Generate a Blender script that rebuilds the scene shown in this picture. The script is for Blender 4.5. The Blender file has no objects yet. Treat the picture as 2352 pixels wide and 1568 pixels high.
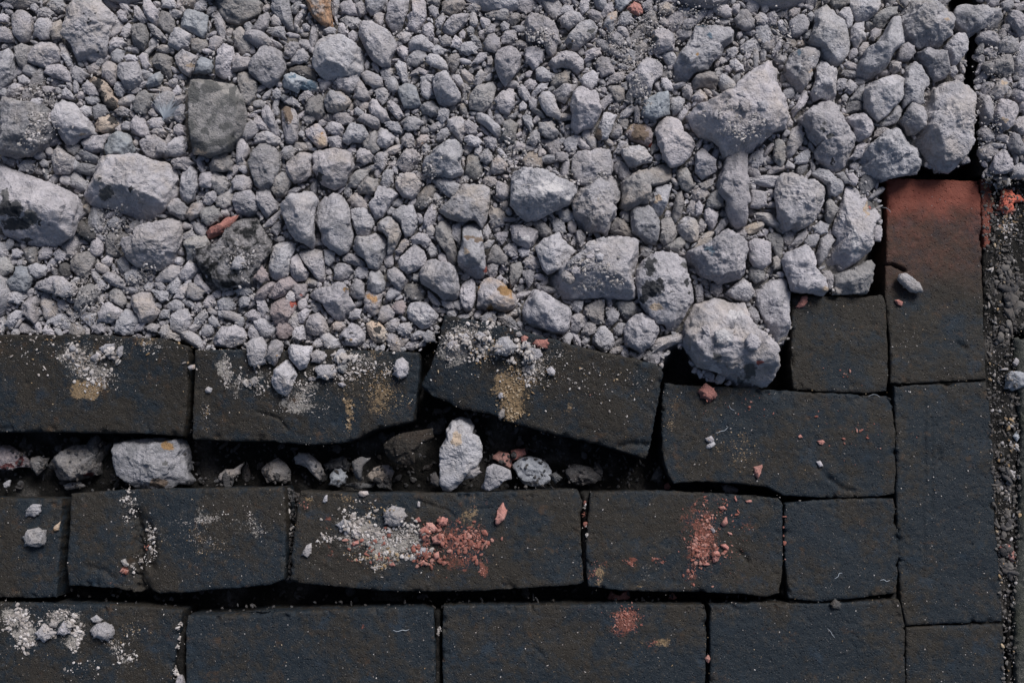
# Rubble heap on dark paving bricks, seen from above.  Everything is built here from code.
import bpy, bmesh, math, random
import numpy as np
rng = np.random.default_rng(7)
random.seed(7)
scene = bpy.context.scene
COL = scene.collection

# ------------------------------------------------------------------ layout plane
# plan units: 2352 x 1568 over the picture, 1 unit = 0.455 mm on the paving surface (z = 0)
PW, PH, F, S0, TH = 2352.0, 1568.0, 2350.0, 0.000455, math.radians(6.0)
DIST = F * S0
CAM = np.array([0.0, -DIST * math.sin(TH), DIST * math.cos(TH)])

def at(u, v, z):
    """plan units -> world x, y at height z"""
    u = np.asarray(u, float); v = np.asarray(v, float); z = np.asarray(z, float)
    cx = u - PW / 2; cy = -(v - PH / 2)
    dx = cx; dy = cy * math.cos(TH) + F * math.sin(TH); dz = cy * math.sin(TH) - F * math.cos(TH)
    t = (z - CAM[2]) / dz
    return CAM[0] + dx * t, CAM[1] + dy * t

def plan(x, y, z=0.0):
    """world -> plan units"""
    x = np.asarray(x, float) - CAM[0]; y = np.asarray(y, float) - CAM[1]; z = np.asarray(z, float) - CAM[2]
    c, s = math.cos(TH), math.sin(TH)
    yc = y * c + z * s; zc = -y * s + z * c
    return PW / 2 + x / -zc * F, PH / 2 - yc / -zc * F

def smooth(a, b, x):
    t = np.clip((x - a) / (b - a), 0, 1); return t * t * (3 - 2 * t)

# ------------------------------------------------------------------ noise
def _hash(ix, iy, iz, seed):
    h = (ix * 374761393 + iy * 668265263 + iz * 2147483647 + seed * 974634777) & 0xFFFFFFFF
    h = ((h ^ (h >> 13)) * 1274126177) & 0xFFFFFFFF
    h = ((h ^ (h >> 16)) * 2246822519) & 0xFFFFFFFF
    return ((h ^ (h >> 15)) & 0xFFFFFF) / float(0xFFFFFF)

def noise(P, seed=0):
    i = np.floor(P).astype(np.int64); f = P - i; u = f * f * (3 - 2 * f)
    out = 0
    for a in (0, 1):
        wx = u[:, 0] if a else 1 - u[:, 0]
        for b in (0, 1):
            wy = u[:, 1] if b else 1 - u[:, 1]
            for c in (0, 1):
                wz = u[:, 2] if c else 1 - u[:, 2]
                out = out + wx * wy * wz * _hash(i[:, 0] + a, i[:, 1] + b, i[:, 2] + c, seed)
    return out * 2 - 1

def fbm(P, seed=0, octv=3, gain=0.5):
    o = 0; a = 1.0
    for k in range(octv):
        o = o + a * noise(P * (2.03 ** k) + 17.3 * k, seed + k); a *= gain
    return o

def noise2(x, y, sc, seed=0, octv=3):
    return fbm(np.stack([x * sc, y * sc, np.full(x.shape, 0.37)], 1), seed, octv)

# ------------------------------------------------------------------ mesh helpers
_ico = {}
def ico(level):
    if level not in _ico:
        bm = bmesh.new(); bmesh.ops.create_icosphere(bm, subdivisions=level, radius=1.0)
        bm.verts.ensure_lookup_table()
        V = np.array([v.co[:] for v in bm.verts]); T = np.array([[v.index for v in f.verts] for f in bm.faces], np.int32)
        bm.free(); V /= np.linalg.norm(V, axis=1)[:, None]; _ico[level] = (V, T)
    return _ico[level]

def mk(name, V, Fc, mat, attrs=None, parent=None, smooth_shade=True, caps=None):
    """one mesh object from arrays; Fc: (n,3) or (n,4) faces, caps: extra polygons"""
    V = np.asarray(V, np.float32); Fc = np.asarray(Fc, np.int32)
    me = bpy.data.meshes.new(name)
    k = Fc.shape[1]; n = len(Fc)
    loops = Fc.ravel(); starts = np.arange(n, dtype=np.int32) * k
    if caps:
        s = len(loops)
        for c in caps:
            starts = np.append(starts, s); loops = np.append(loops, np.array(c, np.int32)); s += len(c)
    me.vertices.add(len(V)); me.vertices.foreach_set('co', V.ravel())
    me.loops.add(len(loops)); me.loops.foreach_set('vertex_index', loops.astype(np.int32))
    me.polygons.add(len(starts)); me.polygons.foreach_set('loop_start', starts.astype(np.int32))
    me.update(calc_edges=True); me.validate()
    me.polygons.foreach_set('use_smooth', np.full(len(me.polygons), smooth_shade))
    for an, arr in (attrs or {}).items():
        a = me.attributes.new(an, 'FLOAT_COLOR', 'POINT')
        c = np.ones((len(V), 4), np.float32); c[:, :arr.shape[1]] = arr; a.data.foreach_set('color', c.ravel())
    me.materials.append(mat)
    o = bpy.data.objects.new(name, me); COL.objects.link(o)
    if parent: o.parent = parent
    return o

def tag(o, label=None, cat=None, group=None, kind=None):
    if label: o['label'] = label
    if cat: o['category'] = cat
    if group: o['group'] = group
    if kind: o['kind'] = kind
    return o

def set_origin(o, p):
    """move the object's origin to its base without moving the mesh"""
    from mathutils import Matrix, Vector
    o.data.transform(Matrix.Translation(-Vector(p))); o.location = p

# ------------------------------------------------------------------ materials
def nt(name):
    m = bpy.data.materials.new(name); m.use_nodes = True
    t = m.node_tree; t.nodes.clear()
    o = t.nodes.new('ShaderNodeOutputMaterial'); b = t.nodes.new('ShaderNodeBsdfPrincipled')
    t.links.new(b.outputs[0], o.inputs[0])
    b.inputs['Specular IOR Level'].default_value = 0.25
    return m, t, b

class G:
    """tiny node helper"""
    def __init__(s, t): s.t = t; s.geo = None
    def pos(s):
        if not s.geo: s.geo = s.t.nodes.new('ShaderNodeNewGeometry')
        return s.geo.outputs['Position']
    def noise(s, scale, detail=3.0, rough=0.55, off=(0, 0, 0), stretch=None, dist=0.0):
        mp = s.t.nodes.new('ShaderNodeMapping'); mp.inputs['Location'].default_value = off
        if stretch: mp.inputs['Scale'].default_value = stretch
        s.t.links.new(s.pos(), mp.inputs[0])
        n = s.t.nodes.new('ShaderNodeTexNoise'); n.inputs['Scale'].default_value = scale
        n.inputs['Detail'].default_value = detail; n.inputs['Roughness'].default_value = rough; n.inputs['Distortion'].default_value = dist
        s.t.links.new(mp.outputs[0], n.inputs['Vector']); return n.outputs['Fac']
    def voro(s, scale, feature='F1', off=(0, 0, 0)):
        mp = s.t.nodes.new('ShaderNodeMapping'); mp.inputs['Location'].default_value = off
        s.t.links.new(s.pos(), mp.inputs[0])
        n = s.t.nodes.new('ShaderNodeTexVoronoi'); n.feature = feature; n.inputs['Scale'].default_value = scale
        s.t.links.new(mp.outputs[0], n.inputs['Vector']); return n.outputs['Distance']
    def attr(s, name):
        n = s.t.nodes.new('ShaderNodeAttribute'); n.attribute_name = name
        q = s.t.nodes.new('ShaderNodeSeparateColor'); s.t.links.new(n.outputs['Color'], q.inputs[0]); return q.outputs
    def val(s, x, sock):
        if isinstance(x, (int, float)): sock.default_value = x
        else: s.t.links.new(x, sock)
    def m(s, op, a, b=0.0, c=0.0, clamp=False):
        n = s.t.nodes.new('ShaderNodeMath'); n.operation = op; n.use_clamp = clamp
        s.val(a, n.inputs[0]); s.val(b, n.inputs[1]); s.val(c, n.inputs[2]); return n.outputs[0]
    def ramp(s, x, a, b):
        n = s.t.nodes.new('ShaderNodeMapRange'); n.inputs[1].default_value = a; n.inputs[2].default_value = b
        s.val(x, n.inputs[0]); n.interpolation_type = 'SMOOTHSTEP'; return n.outputs[0]
    def mix(s, f, a, b, mode='MIX'):
        n = s.t.nodes.new('ShaderNodeMix'); n.data_type = 'RGBA'; n.blend_type = mode
        s.val(f, n.inputs[0])
        for x, k in ((a, 6), (b, 7)):
            if isinstance(x, tuple): n.inputs[k].default_value = (*x, 1.0)
            else: s.t.links.new(x, n.inputs[k])
        return n.outputs[2]
    def bump(s, h, strength, dist, normal=None):
        n = s.t.nodes.new('ShaderNodeBump'); n.inputs['Strength'].default_value = strength; n.inputs['Distance'].default_value = dist
        s.val(h, n.inputs['Height'])
        if normal is not None: s.t.links.new(normal, n.inputs['Normal'])
        return n.outputs[0]

def stone_mat(name, dark, light, warm, blotch=None, spot=None, speck=0.5, bump=1.0):
    """grainy mineral surface; attribute tone: r brightness, g warmth"""
    m, t, b = nt(name); g = G(t); a = g.attr('tone')
    n1 = g.noise(55, 4, 0.6); n2 = g.noise(260, 4, 0.65, (3, 1, 2)); n3 = g.noise(900, 3, 0.7, (7, 5, 1))
    f = g.m('ADD', a[0], g.m('MULTIPLY', g.m('SUBTRACT', n1, 0.5), 1.2))
    f = g.m('ADD', f, g.m('MULTIPLY', g.m('SUBTRACT', n2, 0.5), 1.05))
    f = g.m('ADD', f, g.m('MULTIPLY', g.m('SUBTRACT', n3, 0.5), 0.8), clamp=True)
    c = g.mix(f, dark, light)
    c = g.mix(1.0, c, g.mix(a[2], (1.015, 0.99, 1.0), (0.98, 1.0, 1.012)), 'MULTIPLY')
    c = g.mix(g.m('MULTIPLY', a[1], g.ramp(g.noise(40, 3, 0.6, (1, 9, 4)), 0.35, 0.7)), c, warm)
    sp = g.m('MULTIPLY', g.ramp(g.noise(430, 2, 0.6, (2, 2, 8)), 0.58, 0.72), g.ramp(g.noise(60, 3, 0.6, (5, 2, 8)), 0.38, 0.62))
    c = g.mix(g.m('MULTIPLY', sp, speck), c, (0.035, 0.036, 0.038))  # dark specks paint in the shade of small pits
    wsp = g.ramp(g.noise(620, 1, 0.5, (4, 8, 3)), 0.68, 0.76)
    c = g.mix(g.m('MULTIPLY', wsp, 0.35), c, (0.52, 0.5, 0.49))
    if blotch:
        col, sc, lo, hi = blotch
        q = g.ramp(g.m('ADD', g.noise(sc, 4, 0.62, (8, 3, 1), dist=0.6), g.m('MULTIPLY', g.m('SUBTRACT', n3, 0.5), 0.10)), lo, hi)
        c = g.mix(q, c, col)
    mk_ = t.nodes.new('ShaderNodeAttribute'); mk_.attribute_name = 'mark'
    ma = g.m('ADD', mk_.outputs['Alpha'], g.m('ADD', g.m('MULTIPLY', g.m('SUBTRACT', n3, 0.5), 0.9), g.m('MULTIPLY', g.m('SUBTRACT', n2, 0.5), 0.9)))
    ma = g.m('MULTIPLY', g.ramp(ma, 0.40, 0.62), g.m('GREATER_THAN', mk_.outputs['Alpha'], 0.02))
    c = g.mix(g.m('MULTIPLY', ma, 0.93), c, mk_.outputs['Color'])
    if spot:
        col, sc, lo, hi = spot
        c = g.mix(g.ramp(g.noise(sc, 3, 0.55, (3, 7, 5)), lo, hi), c, col)
    t.links.new(c, b.inputs['Base Color'])
    b.inputs['Roughness'].default_value = 0.93
    h = g.m('ADD', g.m('MULTIPLY', n2, 0.9), g.m('MULTIPLY', n3, 0.45))
    pits = g.ramp(g.voro(330), 0.05, 0.42)
    h = g.m('ADD', h, g.m('MULTIPLY', pits, 0.25))
    t.links.new(g.bump(h, 1.0 * bump, 0.0024), b.inputs['Normal'])
    return m

M = {}
PALE_D, PALE_L = (0.140, 0.139, 0.147), (0.430, 0.412, 0.435)
M['g'] = stone_mat('pale_stone', PALE_D, PALE_L, (0.36, 0.30, 0.245))
M['b'] = stone_mat('blue_grey_stone', (0.12, 0.132, 0.15), (0.31, 0.325, 0.35), (0.26, 0.25, 0.24), speck=0.3, bump=0.6)
M['n'] = stone_mat('weathered_and_shaded_stone', (0.115, 0.112, 0.112), (0.325, 0.312, 0.312), (0.30, 0.24, 0.19))  # darker copy of the pale stone; puts shade into the shaded stones' colour
M['s'] = stone_mat('stained_slab_stone', (0.12, 0.117, 0.118), (0.40, 0.38, 0.375), (0.32, 0.295, 0.27), blotch=((0.085, 0.085, 0.085), 60, 0.46, 0.70), speck=0.8)
M['d'] = stone_mat('dirty_and_shaded_stone', (0.028, 0.029, 0.031), (0.095, 0.095, 0.098), (0.07, 0.05, 0.035))  # dirty stones, and shade painted into those in gaps and hollows
M['t'] = stone_mat('sand_coloured_flint', (0.26, 0.215, 0.18), (0.47, 0.40, 0.345), (0.45, 0.34, 0.26))
M['T'] = stone_mat('tar_blotched_stone', PALE_D, PALE_L, (0.34, 0.315, 0.30))
M['o'] = stone_mat('rust_spotted_stone', PALE_D, PALE_L, (0.40, 0.29, 0.2), spot=((0.36, 0.22, 0.12), 75, 0.62, 0.72))
M['r'] = stone_mat('red_brick_stone', (0.19, 0.075, 0.062), (0.44, 0.205, 0.175), (0.36, 0.22, 0.19), speck=0.3, bump=0.8)
M['R'] = stone_mat('bright_brick_stone', (0.42, 0.10, 0.07), (0.75, 0.20, 0.13), (0.5, 0.16, 0.10), speck=0.9)
M['q'] = stone_mat('dusty_red_stone', (0.155, 0.135, 0.14), (0.33, 0.295, 0.30), (0.30, 0.22, 0.2), spot=((0.34, 0.085, 0.06), 30, 0.63, 0.68))
M['m'] = stone_mat('moss_crust', (0.026, 0.026, 0.027), (0.38, 0.365, 0.37), (0.26, 0.24, 0.235), blotch=((0.012, 0.013, 0.014), 75, 0.42, 0.62), speck=1.0, bump=1.8)
M['e'] = stone_mat('earth_crust', (0.010, 0.0095, 0.009), (0.042, 0.036, 0.030), (0.075, 0.045, 0.027), speck=0.8, bump=1.6)

def wood_mat():
    m, t, b = nt('weathered_wood'); g = G(t)
    n = g.noise(90, 5, 0.65, stretch=(4.0, 0.5, 4.0)); k = g.noise(260, 4, 0.6, (2, 0, 0), stretch=(3, 0.35, 3))
    c = g.mix(g.ramp(n, 0.35, 0.62), (0.20, 0.145, 0.11), (0.42, 0.25, 0.155))
    c = g.mix(g.ramp(g.noise(70, 3, 0.6, (4, 4, 4)), 0.5, 0.66), c, (0.36, 0.31, 0.285))
    c = g.mix(g.ramp(k, 0.55, 0.7), c, (0.10, 0.07, 0.055))
    t.links.new(c, b.inputs['Base Color']); b.inputs['Roughness'].default_value = 0.9
    t.links.new(g.bump(g.m('ADD', n, k), 0.9, 0.002), b.inputs['Normal']); return m
M['w'] = wood_mat()

def brick_mat():
    m, t, b = nt('engineering_brick'); g = G(t); d = g.attr('dust'); e = g.attr('fired')
    n1 = g.noise(14, 5, 0.65); n2 = g.noise(110, 5, 0.65, (3, 3, 1)); n3 = g.noise(700, 3, 0.7, (9, 1, 2))
    n1 = g.m('ADD', n1, g.m('MULTIPLY', g.m('SUBTRACT', e[1], 0.5), 0.30))
    c = g.mix(g.ramp(g.m('ADD', n1, g.m('MULTIPLY', g.m('SUBTRACT', n2, 0.5), 0.5)), 0.40, 0.58), (0.0058, 0.0108, 0.0165), (0.0160, 0.0132, 0.0100))
    c = g.mix(g.ramp(n2, 0.52, 0.74), c, g.mix(g.noise(60, 3, 0.6, (1, 2, 9)), (0.0125, 0.019, 0.026), (0.027, 0.022, 0.017)))
    c = g.mix(g.ramp(n3, 0.40, 0.26), c, (0.004, 0.005, 0.006))
    c = g.mix(g.m('MULTIPLY', g.ramp(g.noise(1300, 1, 0.5, (3, 9, 9)), 0.70, 0.76), 0.8), c, (0.22, 0.20, 0.18))
    c = g.mix(g.m('MULTIPLY', g.ramp(n3, 0.58, 0.74), 0.6), c, (0.075, 0.066, 0.056))
    c = g.mix(g.m('MULTIPLY', g.ramp(g.noise(45, 4, 0.7, (5, 5, 5)), 0.58, 0.72), 0.6), c, (0.052, 0.030, 0.016))
    c = g.mix(g.m('MULTIPLY', g.ramp(g.noise(30, 5, 0.7, (9, 5, 2)), 0.56, 0.70), 0.6), c, (0.011, 0.022, 0.036))
    # red fired clay at one end
    rr = g.m('ADD', e[0], g.m('ADD', g.m('MULTIPLY', g.m('SUBTRACT', n2, 0.5), 0.6), g.m('MULTIPLY', g.m('SUBTRACT', n3, 0.5), 0.5)))
    c = g.mix(g.m('MULTIPLY', g.ramp(rr, 0.15, 1.0), 0.95), c, (0.205, 0.050, 0.033))
    c = g.mix(g.m('MULTIPLY', g.ramp(e[0], 0.02, 0.25), 0.35), c, (0.060, 0.026, 0.015))
    # dry dust and crushed mineral: grey, ochre, red (attribute), broken up into grains
    gr = g.noise(480, 4, 0.75, (1, 7, 7)); gm = g.noise(120, 4, 0.65, (6, 2, 7))
    def cover(x, w=1.0):
        return g.ramp(g.m('ADD', g.m('MULTIPLY', x, w), g.m('ADD', g.m('MULTIPLY', g.m('SUBTRACT', gr, 0.5), 1.5), g.m('MULTIPLY', g.m('SUBTRACT', gm, 0.5), 1.0))), 0.48, 0.80)
    c = g.mix(g.m('MULTIPLY', cover(d[0]), 0.80), c, g.mix(n3, (0.16, 0.145, 0.13), (0.42, 0.39, 0.36)))
    c = g.mix(g.m('MULTIPLY', cover(d[1], 0.92), 0.75), c, g.mix(n3, (0.13, 0.088, 0.05), (0.34, 0.235, 0.13)))
    c = g.mix(g.m('MULTIPLY', cover(d[2], 0.85), 0.70), c, g.mix(n3, (0.085, 0.026, 0.014), (0.24, 0.080, 0.055)))
    t.links.new(c, b.inputs['Base Color']); b.inputs['Roughness'].default_value = 0.68
    pit = g.ramp(g.voro(260), 0.0, 0.30)
    h = g.m('ADD', g.m('MULTIPLY', n2, 0.8), g.m('MULTIPLY', n3, 0.5))
    h = g.m('ADD', h, g.m('MULTIPLY', pit, 0.5))
    t.links.new(g.bump(h, 0.9, 0.0020), b.inputs['Normal']); return m
M['brick'] = brick_mat()

def bed_mat():
    m, t, b = nt('sandy_grit_and_soil'); g = G(t); a = g.attr('soil')
    n2 = g.noise(300, 4, 0.7); n3 = g.noise(1000, 3, 0.7, (3, 2, 1)); n1 = g.noise(40, 3, 0.6)
    dry = g.mix(g.ramp(g.m('ADD', g.m('MULTIPLY', n2, 0.6), g.m('MULTIPLY', n3, 0.5)), 0.40, 0.70), (0.11, 0.103, 0.098), (0.33, 0.305, 0.29))
    wet = g.mix(g.ramp(g.m('ADD', g.m('MULTIPLY', n2, 0.5), g.m('MULTIPLY', n3, 0.5)), 0.42, 0.70), (0.004, 0.004, 0.004), (0.022, 0.019, 0.016))  # soil tone taken near black so the deep gaps go black
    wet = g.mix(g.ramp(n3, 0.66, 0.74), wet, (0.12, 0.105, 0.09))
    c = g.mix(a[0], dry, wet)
    t.links.new(c, b.inputs['Base Color']); b.inputs['Roughness'].default_value = 0.95
    t.links.new(g.bump(g.m('ADD', n2, g.m('MULTIPLY', n3, 0.5)), 1.0, 0.003), b.inputs['Normal']); return m
M['bed'] = bed_mat()

def soil_mat():
    m, t, b = nt('dark_earth'); g = G(t)
    n = g.noise(30, 5, 0.65); k = g.noise(300, 3, 0.65)
    c = g.mix(g.ramp(n, 0.35, 0.65), (0.018, 0.016, 0.014), (0.055, 0.046, 0.038))
    t.links.new(c, b.inputs['Base Color']); b.inputs['Roughness'].default_value = 0.95
    t.links.new(g.bump(k, 0.6, 0.004), b.inputs['Normal']); return m
M['soil'] = soil_mat()

def slab_mat():
    m, t, b = nt('mossy_concrete_slab'); g = G(t)
    n1 = g.noise(30, 4, 0.6); n2 = g.noise(240, 4, 0.7); n3 = g.noise(900, 2, 0.6)
    c = g.mix(g.ramp(n2, 0.35, 0.7), (0.022, 0.025, 0.024), (0.075, 0.075, 0.068))
    c = g.mix(g.ramp(n1, 0.5, 0.7), c, (0.040, 0.043, 0.032))
    c = g.mix(g.ramp(n3, 0.64, 0.72), c, (0.2, 0.185, 0.16))
    t.links.new(c, b.inputs['Base Color']); b.inputs['Roughness'].default_value = 0.9
    t.links.new(g.bump(g.m('ADD', n2, n3), 0.9, 0.002), b.inputs['Normal']); return m
M['slab'] = slab_mat()

def crumb_mat():
    m, t, b = nt('mineral_crumbs'); g = G(t); n = t.nodes.new('ShaderNodeAttribute'); n.attribute_name = 'hue'
    k = g.noise(900, 3, 0.7)
    c = g.mix(g.m('MULTIPLY', g.ramp(k, 0.62, 0.38), 0.45), n.outputs['Color'], (0.12, 0.1, 0.09))
    t.links.new(c, b.inputs['Base Color']); b.inputs['Roughness'].default_value = 0.93
    t.links.new(g.bump(k, 0.5, 0.0008), b.inputs['Normal']); return m
M['crumb'] = crumb_mat()

def feather_mat():
    m, t, b = nt('white_down')
    b.inputs['Base Color'].default_value = (0.48, 0.52, 0.57, 1); b.inputs['Roughness'].default_value = 0.7; b.inputs['Alpha'].default_value = 0.55
    return m
M['feather'] = feather_mat()

# ------------------------------------------------------------------ data
BRICKS = """dark paving brick with ochre dust and white crumbs, leftmost in its row|t-260,758 -70,768 120,768 250,769 375,777 425,793 432,800|r433,830 430,910 426,960 420,1001|b-260,985 -70,990 75,992 200,993 330,995 420,1001|l-261,800 -261,900|10,16,2,3
dark paving brick half covered by white stones along its top edge|t447,803 520,802 650,804 780,802 900,806 962,809|r964,835 960,880 953,940 948,967|b441,1008 520,1013 613,1012 708,1021 790,1016 813,1010 863,985 910,977 948,967|l446,850 442,940|14,12,2,2
broken brick heaved out of line, its left end snapped off at a slant|t1019,722 1085,733 1170,752 1258,775 1341,797 1426,817 1500,833 1521,843|r1524,856 1508,940 1496,1010 1484,1053|b968,888 988,907 1040,928 1063,938 1138,952 1176,970 1276,997 1351,1013 1413,1030 1451,1044 1484,1053|l1011,760 1003,802 988,842 974,870|24,16,6,2
dark brick carrying the diamond shaped red chip|t1526,879 1566,884 1676,888 1764,894 1864,901 1960,905 2034,909 2047,915|r2051,935 2056,985 2058,1085 2054,1133|b1548,1110 1601,1105 1689,1110 1764,1119 1801,1138 1914,1144 2014,1140 2054,1133|l1521,910 1519,970 1521,1034 1527,1065 1536,1092|2,2,0,0
half brick, squarish and brown, fitted in the stepped corner|t1819,678 1870,679 1989,681 2022,676 2029,679|r2035,700 2039,760 2041,860 2036,898|b1823,893 1880,899 1939,902 2000,903 2036,898|l1818,720 1818,800 1818,860|2,2,0,0
long edge brick with a bright red fired end and a small crack|t2036,411 2060,409 2120,411 2200,413 2248,415|r2253,450 2254,517 2258,667 2261,785 2266,871|b2046,879 2076,881 2120,880 2164,877 2220,874 2266,871|l2037,470 2036,542 2034,610 2033,680 2044,785 2046,830|1,1,0,0
long blue black edge brick scored by lengthwise grooves|t2055,889 2085,885 2140,882 2200,879 2266,876|r2272,920 2279,985 2286,1110 2286,1211 2298,1300 2304,1428|b2081,1437 2120,1435 2177,1432 2240,1430 2304,1428|l2056,985 2059,1085 2058,1134 2062,1268 2070,1380|1,0,0,0
edge brick cut off by the lower right corner of the photo|t2082,1441 2130,1438 2177,1436 2240,1434 2305,1433|r2307,1500 2310,1566 2314,1760 2316,1930|b2094,1930 2160,1932 2240,1932 2316,1930|l2081,1500 2082,1566 2088,1760|0,0,0,0
dark brick at the left edge with the round grey stone on it|t-360,1138 -200,1142 -60,1143 60,1144 142,1145|r141,1180 138,1253 133,1320 129,1371|b-360,1368 -200,1370 -60,1371 60,1373 129,1371|l-361,1200 -361,1300|0,0,0,0
brick with a broken dark hollow down its middle|t162,1134 230,1128 325,1123 450,1121 588,1119 650,1117|r655,1150 656,1211 656,1280 653,1330|b157,1345 210,1347 267,1350 300,1358 318,1362 337,1353 366,1363 422,1361 520,1352 619,1343 653,1330|l161,1180 158,1230 152,1296|0,0,0,0
longest brick, carrying the mixed white and red crumb pile|t689,1127 740,1129 813,1131 950,1130 1060,1131 1176,1127 1326,1123|r1339,1150 1334,1183 1335,1250 1340,1337|b666,1337 704,1341 802,1349 870,1356 957,1358 1083,1358 1224,1349 1323,1343 1340,1337|l684,1155 673,1240 668,1290|0,0,0,0
brick with a heap of red brick crumbs and rust stains|t1357,1131 1430,1127 1501,1126 1600,1130 1660,1133 1740,1138 1788,1145|r1798,1158 1799,1268 1796,1320 1790,1362|b1350,1346 1400,1354 1492,1359 1604,1360 1703,1363 1760,1371 1790,1362|l1351,1180 1345,1268 1346,1310|0,0,0,0
short clean dark brick between the red crumb brick and the long edge brick|t1803,1155 1860,1150 1930,1145 2000,1144 2053,1145|r2060,1190 2066,1240 2064,1300 2059,1362|b1812,1374 1850,1379 1887,1382 1980,1372 2059,1362|l1801,1200 1803,1296|0,0,0,0
bottom left brick sprinkled with white crumb heaps|t-160,1378 -60,1381 60,1384 225,1388 330,1392 420,1401|r412,1450 399,1521 394,1566 392,1628|b-160,1632 0,1634 200,1636 392,1628|l-161,1450 -161,1550|0,0,0,0
bottom brick with a chipped cracked upper edge|t431,1413 534,1411 600,1405 661,1403 774,1398 880,1395 971,1394 996,1402|r998,1450 1000,1500 1000,1549 998,1640|b428,1642 600,1644 800,1645 998,1640|l427,1450 426,1493 427,1560|0,0,0,0
bottom brick with an orange red stain below the jammed chip|t1017,1391 1100,1389 1200,1390 1323,1388 1450,1387 1618,1388|r1623,1410 1624,1436 1622,1500 1620,1566 1620,1638|b1016,1642 1200,1644 1450,1645 1620,1638|l1015,1450 1016,1500 1016,1566|0,0,0,0
bottom brick just left of the lower right corner|t1632,1389 1700,1386 1773,1383 1887,1386 1980,1381 2064,1375|r2074,1410 2079,1436 2079,1500 2079,1566 2080,1636|b1632,1638 1800,1642 1950,1642 2080,1636|l1630,1450 1631,1500 1631,1566|0,0,0,0"""
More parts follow.
